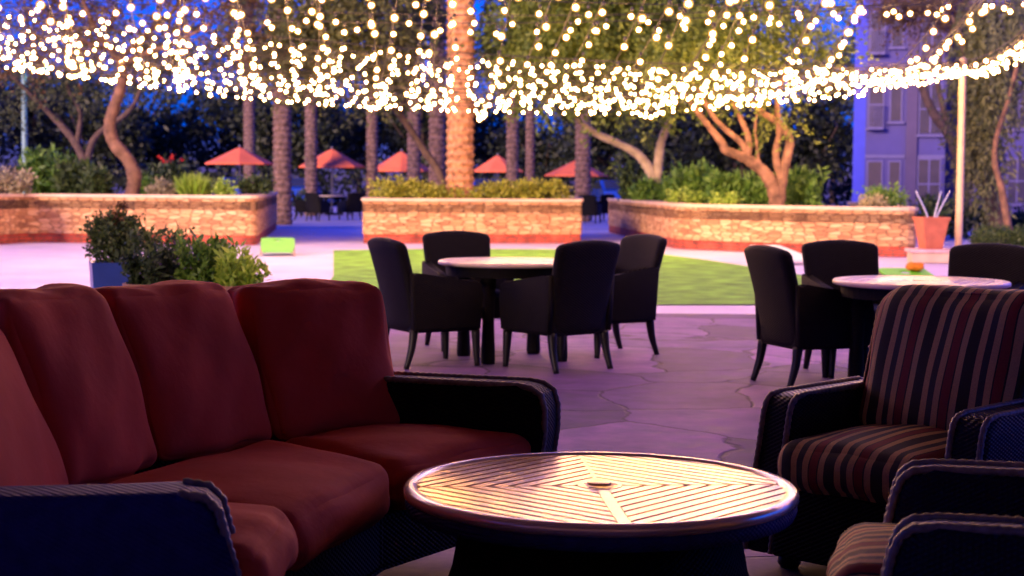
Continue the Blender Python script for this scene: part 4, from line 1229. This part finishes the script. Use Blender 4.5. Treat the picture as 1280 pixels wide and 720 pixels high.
# ------------------------------------------------------------------ parked cars far behind
def car(label, p, rz, m):
    t = thing('parked_car', label, 'car', p, rz, 'cars parked beyond the terrace')
    prof = [(-2.1, .35), (-2.15, .62), (-2.0, .86), (-1.35, .95), (-.75, 1.38), (.75, 1.42), (1.45, .98), (2.05, .90), (2.15, .6), (2.1, .35)]
    bm = bmesh.new(); side_extrude(bm, prof, -.85, .85, .07); obj('body', bm, MAT[m], t)
    for s in (-1, 1):
        bm = bmesh.new(); side_extrude(bm, [(-1.15, .98), (-.70, 1.31), (.70, 1.34), (1.25, 1.0)], min(s * .84, s * .862), max(s * .84, s * .862)); obj('side_window', bm, MAT['glass'], t)
    bm = bmesh.new(); side_extrude(bm, [(.84, 1.40), (1.43, 1.02), (1.46, 1.03), (.88, 1.41)], -.68, .68); obj('windscreen', bm, MAT['glass'], t)
    bm = bmesh.new(); side_extrude(bm, [(-.84, 1.36), (-1.32, .99), (-1.36, 1.0), (-.88, 1.37)], -.68, .68); obj('rear_window', bm, MAT['glass'], t)
    for sx in (-1, 1):
        for y in (-1.35, 1.35):
            bm = bmesh.new(); bmesh.ops.create_cone(bm, cap_ends=True, segments=20, radius1=.32, radius2=.32, depth=.2, matrix=Matrix.Translation((sx * .80, y, .32)) @ Matrix.Rotation(R(90), 4, 'Y')); w = obj('wheel', bm, MAT['tyre'], t)
            bm = bmesh.new(); bmesh.ops.create_cone(bm, cap_ends=True, segments=16, radius1=.19, radius2=.17, depth=.02, matrix=Matrix.Translation((sx * .91, y, .32)) @ Matrix.Rotation(R(90), 4, 'Y')); obj('rim', bm, MAT['steel'], w)
        bm = bmesh.new(); box(bm, sx * .6 - .16, sx * .6 + .16, 2.06, 2.165, .62, .76, .02); obj('headlight', bm, MAT['trim'], t)
    return t
cars = []
for px, m, l in [(768, 'carblue', 'blue car parked in the gap left of the pale limbed tree'), (372, 'carblue', 'blue car parked behind the grey palm trunk'), (300, 'carblue', 'blue car parked under the first red umbrella'), (497, 'carblue', 'blue car parked beyond the third red umbrella'), (610, 'carblue', 'blue car parked beyond the fourth red umbrella')]:
    p = at(px, 262, 80.5)
    cars.append(car(l, (p.x, 80.8, 0), R(180 + random.uniform(-6, 6)), m))

# ------------------------------------------------------------------ poles
pb = Z(1198, 311)
ptop = at(1205.5, 84, pb.y)
t = thing('string_light_pole', 'slim beige pole right of the terracotta pot that carries the string lights', 'pole', (pb.x, pb.y, 0))
bm = bmesh.new(); lathe(bm, [(.10, 0), (.10, .02), (.078, .04), (.07, ptop.z + .15), (.075, ptop.z + .16), (.03, ptop.z + .2), (.001, ptop.z + .21)], 20); obj('shaft', bm, MAT['beige'], t, True)
bm = bmesh.new(); lathe(bm, [(.16, 0), (.16, .025), (.11, .03)], 20); obj('base_plate', bm, MAT['beige'], t)
tb = at(32, 262, 50)
tt = at(34, 84, 50)
t = thing('teal_lamp_post', 'thin teal lamp post with a small greenish lamp at far left', 'lamp post', (tb.x, tb.y, 0))
bm = bmesh.new(); lathe(bm, [(.12, 0), (.10, .1), (.075, tt.z), (.08, tt.z + .05), (.001, tt.z + .08)], 14); obj('post', bm, MAT['teal'], t, True)
bm = bmesh.new(); limb(bm, [(0, 0, tt.z - .1), (.3, 0, tt.z + .08), (.62, 0, tt.z + .05)], .035, .03, 7); obj('bracket', bm, MAT['teal'], t, True)
bm = bmesh.new(); lathe(bm, [(.02, tt.z + .10), (.14, tt.z + .06), (.16, tt.z - .0)], 16, center=(.68, 0)); obj('hood', bm, MAT['teal'], t, True)
bm = bmesh.new(); lathe(bm, [(.001, tt.z - .10), (.08, tt.z - .08), (.13, tt.z - .01), (.001, tt.z + .0)], 16, center=(.68, 0)); obj('lamp_lens', bm, MAT['coollamp'], t, True)

# ------------------------------------------------------------------ hotel wing at right
def building():
    Yb = 62.0
    p0 = at(1080, 268, Yb)
    t = thing('hotel_wing', 'two tone lilac stucco hotel wing with tall dark windows at right', 'building', (p0.x, Yb, 0))
    k = Yb / F
    X = lambda px: (px - 1080) * k
    zz = lambda py: at(1150, py, Yb).z
    H = 10.4
    def wallbox(name, x0, x1, y0, y1, z0, z1, m, parent=t):
        bm = bmesh.new(); box(bm, x0, x1, y0, y1, z0, z1); return obj(name, bm, MAT[m], parent)
    wallbox('wall', X(1080), X(1176), 0, 8, 0, H, 'stucco')
    wallbox('recessed_wall', X(1176) + .01, X(1420), 1.6, 9, 0, H - .02, 'stuccodk')
    wallbox('corner_strip', X(1080) - .46, X(1080) - .003, .3, 7, 0, H, 'cornerblue')  # corner strip in a stronger blue than the other walls
    wallbox('bay_wall', X(1212), X(1420), .9, 1.59, 0, H - .05, 'stucco')
    wallbox('downpipe_strip', X(1129), X(1142), -.16, -.003, 0, H, 'stuccodk')
    wallbox('cornice', X(1080) - .74, X(1178), -.22, -.02, H - .4, H + .1, 'trim')
    wallbox('string_course', X(1080), X(1128), -.06, -.004, zz(196) - .06, zz(196) + .06, 'trim')
    wallbox('string_course', X(1143), X(1176), -.06, -.004, zz(196) - .06, zz(196) + .06, 'trim')
    def window(x0, x1, y0, y1, yf=0.0, mull=True, sill=True):
        a, b, c, d = X(x0), X(x1), zz(y1), zz(y0)
        bm = bmesh.new(); box(bm, a, b, yf - .03, yf - .004, c, d); w = obj('window', bm, MAT['blackout'], t)
        bm = bmesh.new()
        fw = .06
        box(bm, a - fw, a, yf - .07, yf - .005, c - fw, d + fw); box(bm, b, b + fw, yf - .07, yf - .005, c - fw, d + fw)
        box(bm, a, b, yf - .069, yf - .005, d, d + fw)
        if mull:
            box(bm, (a + b) / 2 - .03, (a + b) / 2 + .03, yf - .06, yf - .031, c, d); box(bm, a, b, yf - .058, yf - .032, (c + d) / 2 - .03, (c + d) / 2 + .03)
        obj('frame', bm, MAT['trim'], w)
        if sill:
            bm = bmesh.new(); box(bm, a - .14, b + .14, yf - .18, yf - .004, c - .14, c - .061); obj('sill', bm, MAT['trim'], w)
    for dz in (0, -93, -186):
        window(1084, 1100, 203 + dz, 252 + dz, mull=False); window(1110, 1122, 203 + dz, 244 + dz, mull=False); window(1145, 1170, 200 + dz, 260 + dz, sill=(dz != 0))
        window(1254, 1275, 199 + dz, 252 + dz, .9)
        window(1296, 1318, 199 + dz, 252 + dz, .9)
    for dz in (-93, -186):
        bm = bmesh.new(); box(bm, X(1083), X(1101), -.5, -.19, zz(252 + dz) - .12, zz(252 + dz) - .02)
        for i in range(9): box(bm, X(1083) + i * .066, X(1083) + i * .066 + .02, -.48, -.46, zz(252 + dz) - .02, zz(252 + dz) + .8)
        box(bm, X(1083), X(1101), -.49, -.45, zz(252 + dz) + .8, zz(252 + dz) + .85)
        obj('balcony', bm, MAT['trim'], t)
    t.rotation_euler = (0, 0, -math.atan2(p0.x, Yb))
    return t
building()

# ------------------------------------------------------------------ string lights
amber, _nt, _b = newmat('amber_halo_shell')  # glowing shell round each bulb core, added to stand in for its halo
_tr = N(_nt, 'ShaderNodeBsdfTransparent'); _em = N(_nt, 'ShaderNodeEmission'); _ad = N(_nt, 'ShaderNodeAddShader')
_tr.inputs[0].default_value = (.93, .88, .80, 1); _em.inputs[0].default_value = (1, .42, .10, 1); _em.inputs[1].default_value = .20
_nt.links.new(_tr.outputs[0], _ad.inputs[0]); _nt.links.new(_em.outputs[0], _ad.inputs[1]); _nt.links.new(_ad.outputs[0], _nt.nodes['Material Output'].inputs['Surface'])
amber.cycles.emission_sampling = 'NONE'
bulb_bm = bmesh.new()
RB = .021
bmesh.ops.create_icosphere(bulb_bm, subdivisions=2, radius=RB, matrix=Matrix.Translation((0, 0, -.10)))
bulb_bm.faces.ensure_lookup_table(); n0 = len(bulb_bm.faces)
for f in bulb_bm.faces: f.smooth = True
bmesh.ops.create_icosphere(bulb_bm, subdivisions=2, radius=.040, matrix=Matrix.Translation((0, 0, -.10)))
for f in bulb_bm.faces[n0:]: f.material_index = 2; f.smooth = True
lathe(bulb_bm, [(.017, -.035), (.017, -.01), (.010, .005)], 8, mi=1)
bulb_me = bpy.data.meshes.new('bulb'); bulb_bm.to_mesh(bulb_me); bulb_bm.free()
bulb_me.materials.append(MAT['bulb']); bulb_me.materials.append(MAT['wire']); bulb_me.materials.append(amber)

def light_string(label, p0, p1, sag, spacing, group, jit=.02, u0=0.0):
    p0, p1 = Vector(p0), Vector(p1)
    t = thing('light_string', label, 'string lights', (0, 0, 0), 0, group)
    t.location = (p0 + p1) / 2 + Vector((0, 0, -sag)); o = t.location.copy()
    n = int((p1 - p0).length / .5)
    def pt(u):
        p = p0.lerp(p1, u); p = Vector((p.x, p.y, p.z - 4 * sag * u * (1 - u))); return p
    bm = bmesh.new(); tube(bm, [pt(i / n) - o for i in range(n + 1)], .006, 5); obj('wire', bm, MAT['wire'], t)
    Lg = (p1 - p0).length * (1 - u0); m = min(98, int(Lg / spacing))
    for i in range(m):
        u = u0 + (1 - u0) * (i + .5 + random.uniform(-.25, .25)) / m
        q = pt(u) - o
        b_ = bpy.data.objects.new('bulb', bulb_me); COL.objects.link(b_); b_.parent = t
        b_.location = q + Vector((random.uniform(-jit, jit), random.uniform(-jit, jit), random.uniform(-.05, .02))); b_.rotation_euler = (random.uniform(-.15, .15), random.uniform(-.15, .15), 0)
# far sagging line: pixel profile
prof = [(-60, 70), (35, 82), (150, 96), (300, 116), (450, 127), (600, 133), (760, 136), (880, 131), (1000, 119), (1100, 105), (1205, 85)]
Yfar = pb.y
pts = [at(x, y, Yfar + (0.0)) for x, y in prof]
def far_pt(px):
    for (a, b) in zip(prof, prof[1:]):
        if a[0] <= px <= b[0]:
            k = (px - a[0]) / (b[0] - a[0]); return at(px, a[1] + (b[1] - a[1]) * k - 1, Yfar)
    return at(px, 85, Yfar)
GS = 'string lights strung from the porch out over the lawn'
for a, b in zip(pts, pts[1:]):
    pass
# perimeter line as one string
t = thing('light_string', 'lowest sagging string of warm bulbs along the far edge of the canopy', 'string lights', (0, 0, 0), 0, 'string lights along the far edge')
cat = catmull([tuple(p) for p in pts], 10)
o = Vector(cat[len(cat) // 2]); t.location = o
bm = bmesh.new(); tube(bm, [Vector(p) - o for p in cat], .008, 5); obj('wire', bm, MAT['wire'], t)
acc = 0; last = Vector(cat[0]); nb = 0
for p in cat:
    p = Vector(p); seg = (p - last).length
    while acc + seg > .28 and nb < 98:
        d = .28 - acc; last = last + (p - last).normalized() * d; seg = (p - last).length; acc = 0
        b_ = bpy.data.objects.new('bulb', bulb_me); COL.objects.link(b_); b_.parent = t; b_.location = last - o; nb += 1
    acc += seg; last = p
n_str = 46
for i in range(n_str):
    px = -40 + (1205 + 40) * i / (n_str - 1) + random.uniform(-7, 7)
    px = min(px, 1203)
    far = far_pt(px)
    frac = (px - 580) / 620
    near = Vector((frac * 4.2 + random.uniform(-.3, .3), 9.3, 3.35 + .25 * abs(frac) + random.uniform(-.1, .1)))
    far = far + Vector((0, random.uniform(-5.0, .3), random.uniform(0.0, .25)))
    light_string('warm globe bulb string running from the porch out to the far edge line', near, far, random.uniform(.15, .75), random.uniform(1.15, 1.7), GS, .05, .03)
# cross strings sweeping over the middle distance, left to right
GX = 'string lights swept across the garden'
for (xa, ya, Ya), (xb, yb, Yb_), sag in [((-80, 20, 26), (640, 118, 31), .25), ((-60, 55, 30), (560, 122, 31.5), .15), ((640, 118, 31.5), (1203, 88, 32), .35), ((700, 100, 27), (1203, 86, 32), .30), ((-90, 0, 22), (420, 108, 30), .25), ((-60, 66, 31), (330, 108, 31.6), .1),
                                         ((1205, 82, 32), (1330, -15, 20), .25), ((1204, 84, 32), (1320, 10, 23), .3), ((860, 110, 29), (1204, 84, 32), .25), ((1204, 84, 32), (1310, 35, 26), .25), ((980, 60, 24), (1204, 84, 32), .3)]:
    light_string('warm globe bulb string sweeping sideways across the other strings', at(xa, ya, Ya), at(xb, yb, Yb_), sag, .45, GX)

for yy, zz_ in ((9.4, 3.28), (10.6, 3.32)):  # out-of-frame bulb strings added to throw warm light on the seating
    light_string('unseen warm bulb string added along the porch edge to light the seating', (-7.4, yy, zz_), (7.4, yy, zz_), .12, .30, 'added strings along the porch edge', .01)
for i in range(5):
    Ya_, Yb_ = random.uniform(14.5, 21), random.uniform(14.5, 22)
    pa = at(-120, random.uniform(-60, 20), Ya_); pb_ = at(1400, random.uniform(-90, 10), Yb_)
    light_string('warm globe bulb string swept high across the nearer garden', pa, pb_, random.uniform(.1, .55), random.uniform(.38, .55), 'string lights high over the near garden', .05)
for i in range(23):
    Yl, Ym = random.uniform(21, 31), random.uniform(24, 31.5)
    up = ((i + random.random()) / 23)
    pl = at(-90, 66 - 70 * up + random.uniform(-8, 8), Yl)
    pr = at(1204, 86 - random.uniform(0, 10), Yfar - random.uniform(0, .1))
    mid = at(640, 131 - 62 * up, (Yl + Yfar) / 2)
    sag = max(.1, (pl.z + pr.z) / 2 - mid.z)
    light_string('warm globe bulb string sweeping sideways across the other strings', pl, pr, sag, random.uniform(.42, .66), GX, .05)

# ------------------------------------------------------------------ porch over the camera: it shades the seating
bm = bmesh.new(); box(bm, -11, 11, -5.2, 9.2, 3.35, 3.75); tag(obj('porch_ceiling', bm, MAT['ceil']), kind='structure')
bm = bmesh.new(); box(bm, -11, 11, -5.6, -5.21, 0, 3.75); tag(obj('porch_wall', bm, MAT['ceil']), kind='structure')
for sx in (-1, 1):
    bm = bmesh.new(); box(bm, sx * 7.6 - .25, sx * 7.6 + .25, 8.5, 9.0, 0, 3.345, .02); tag(obj('porch_pillar', bm, MAT['ceil']), kind='structure')

# ------------------------------------------------------------------ sky, sun, camera
w = bpy.data.worlds.new('World'); scene.world = w; w.use_nodes = True
nt = w.node_tree; bg = nt.nodes['Background']
sky = nt.nodes.new('ShaderNodeTexSky'); sky.sky_type = 'NISHITA'; sky.sun_disc = False
SUN_EL, SUN_AZ = R(3.0), R(215)
sky.sun_elevation = SUN_EL; sky.sun_rotation = SUN_AZ
sky.ozone_density = 6.0; sky.air_density = 1.0; sky.dust_density = .3
hs = nt.nodes.new('ShaderNodeHueSaturation'); hs.inputs['Saturation'].default_value = 1.25
tint = nt.nodes.new('ShaderNodeMix'); tint.data_type = 'RGBA'; tint.blend_type = 'MULTIPLY'; tint.inputs[0].default_value = 1; tint.inputs[7].default_value = (.52, .44, 1.75, 1)
nt.links.new(sky.outputs[0], tint.inputs[6]); nt.links.new(tint.outputs[2], hs.inputs['Color']); nt.links.new(hs.outputs[0], bg.inputs['Color'])
bg.inputs['Strength'].default_value = .135
sl = bpy.data.lights.new('sun', 'SUN'); sl.energy = 1.3; sl.angle = R(15); sl.color = (1, .62, .42)
so = bpy.data.objects.new('sun', sl); COL.objects.link(so)
el = R(12)
dv = Vector((math.sin(SUN_AZ) * math.cos(el), math.cos(SUN_AZ) * math.cos(el), math.sin(el)))
so.rotation_euler = dv.to_track_quat('Z', 'Y').to_euler()

cam = bpy.data.cameras.new('camera'); co = bpy.data.objects.new('camera', cam); COL.objects.link(co)
cam.sensor_width = 36; cam.lens = 36 * F / 1280; cam.clip_end = 2000; cam.clip_start = .05
mw = Matrix((cr, cu, -cf)).transposed().to_4x4(); mw.translation = CAM
co.matrix_world = mw
cam.dof.use_dof = True; cam.dof.focus_distance = 5.6; cam.dof.aperture_fstop = 4.6
scene.camera = co
scene.view_settings.view_transform = 'Standard'; scene.view_settings.look = 'None'; scene.view_settings.gamma = 1
scene.view_settings.use_curve_mapping = False
scene.view_settings.exposure = 2.4
scene.cycles.use_denoising = True
scene.cycles.max_bounces = 6; scene.cycles.diffuse_bounces = 3; scene.cycles.glossy_bounces = 3; scene.cycles.transmission_bounces = 3
scene.cycles.sample_clamp_indirect = 4.0
scene.cycles.caustics_reflective = False; scene.cycles.caustics_refractive = False
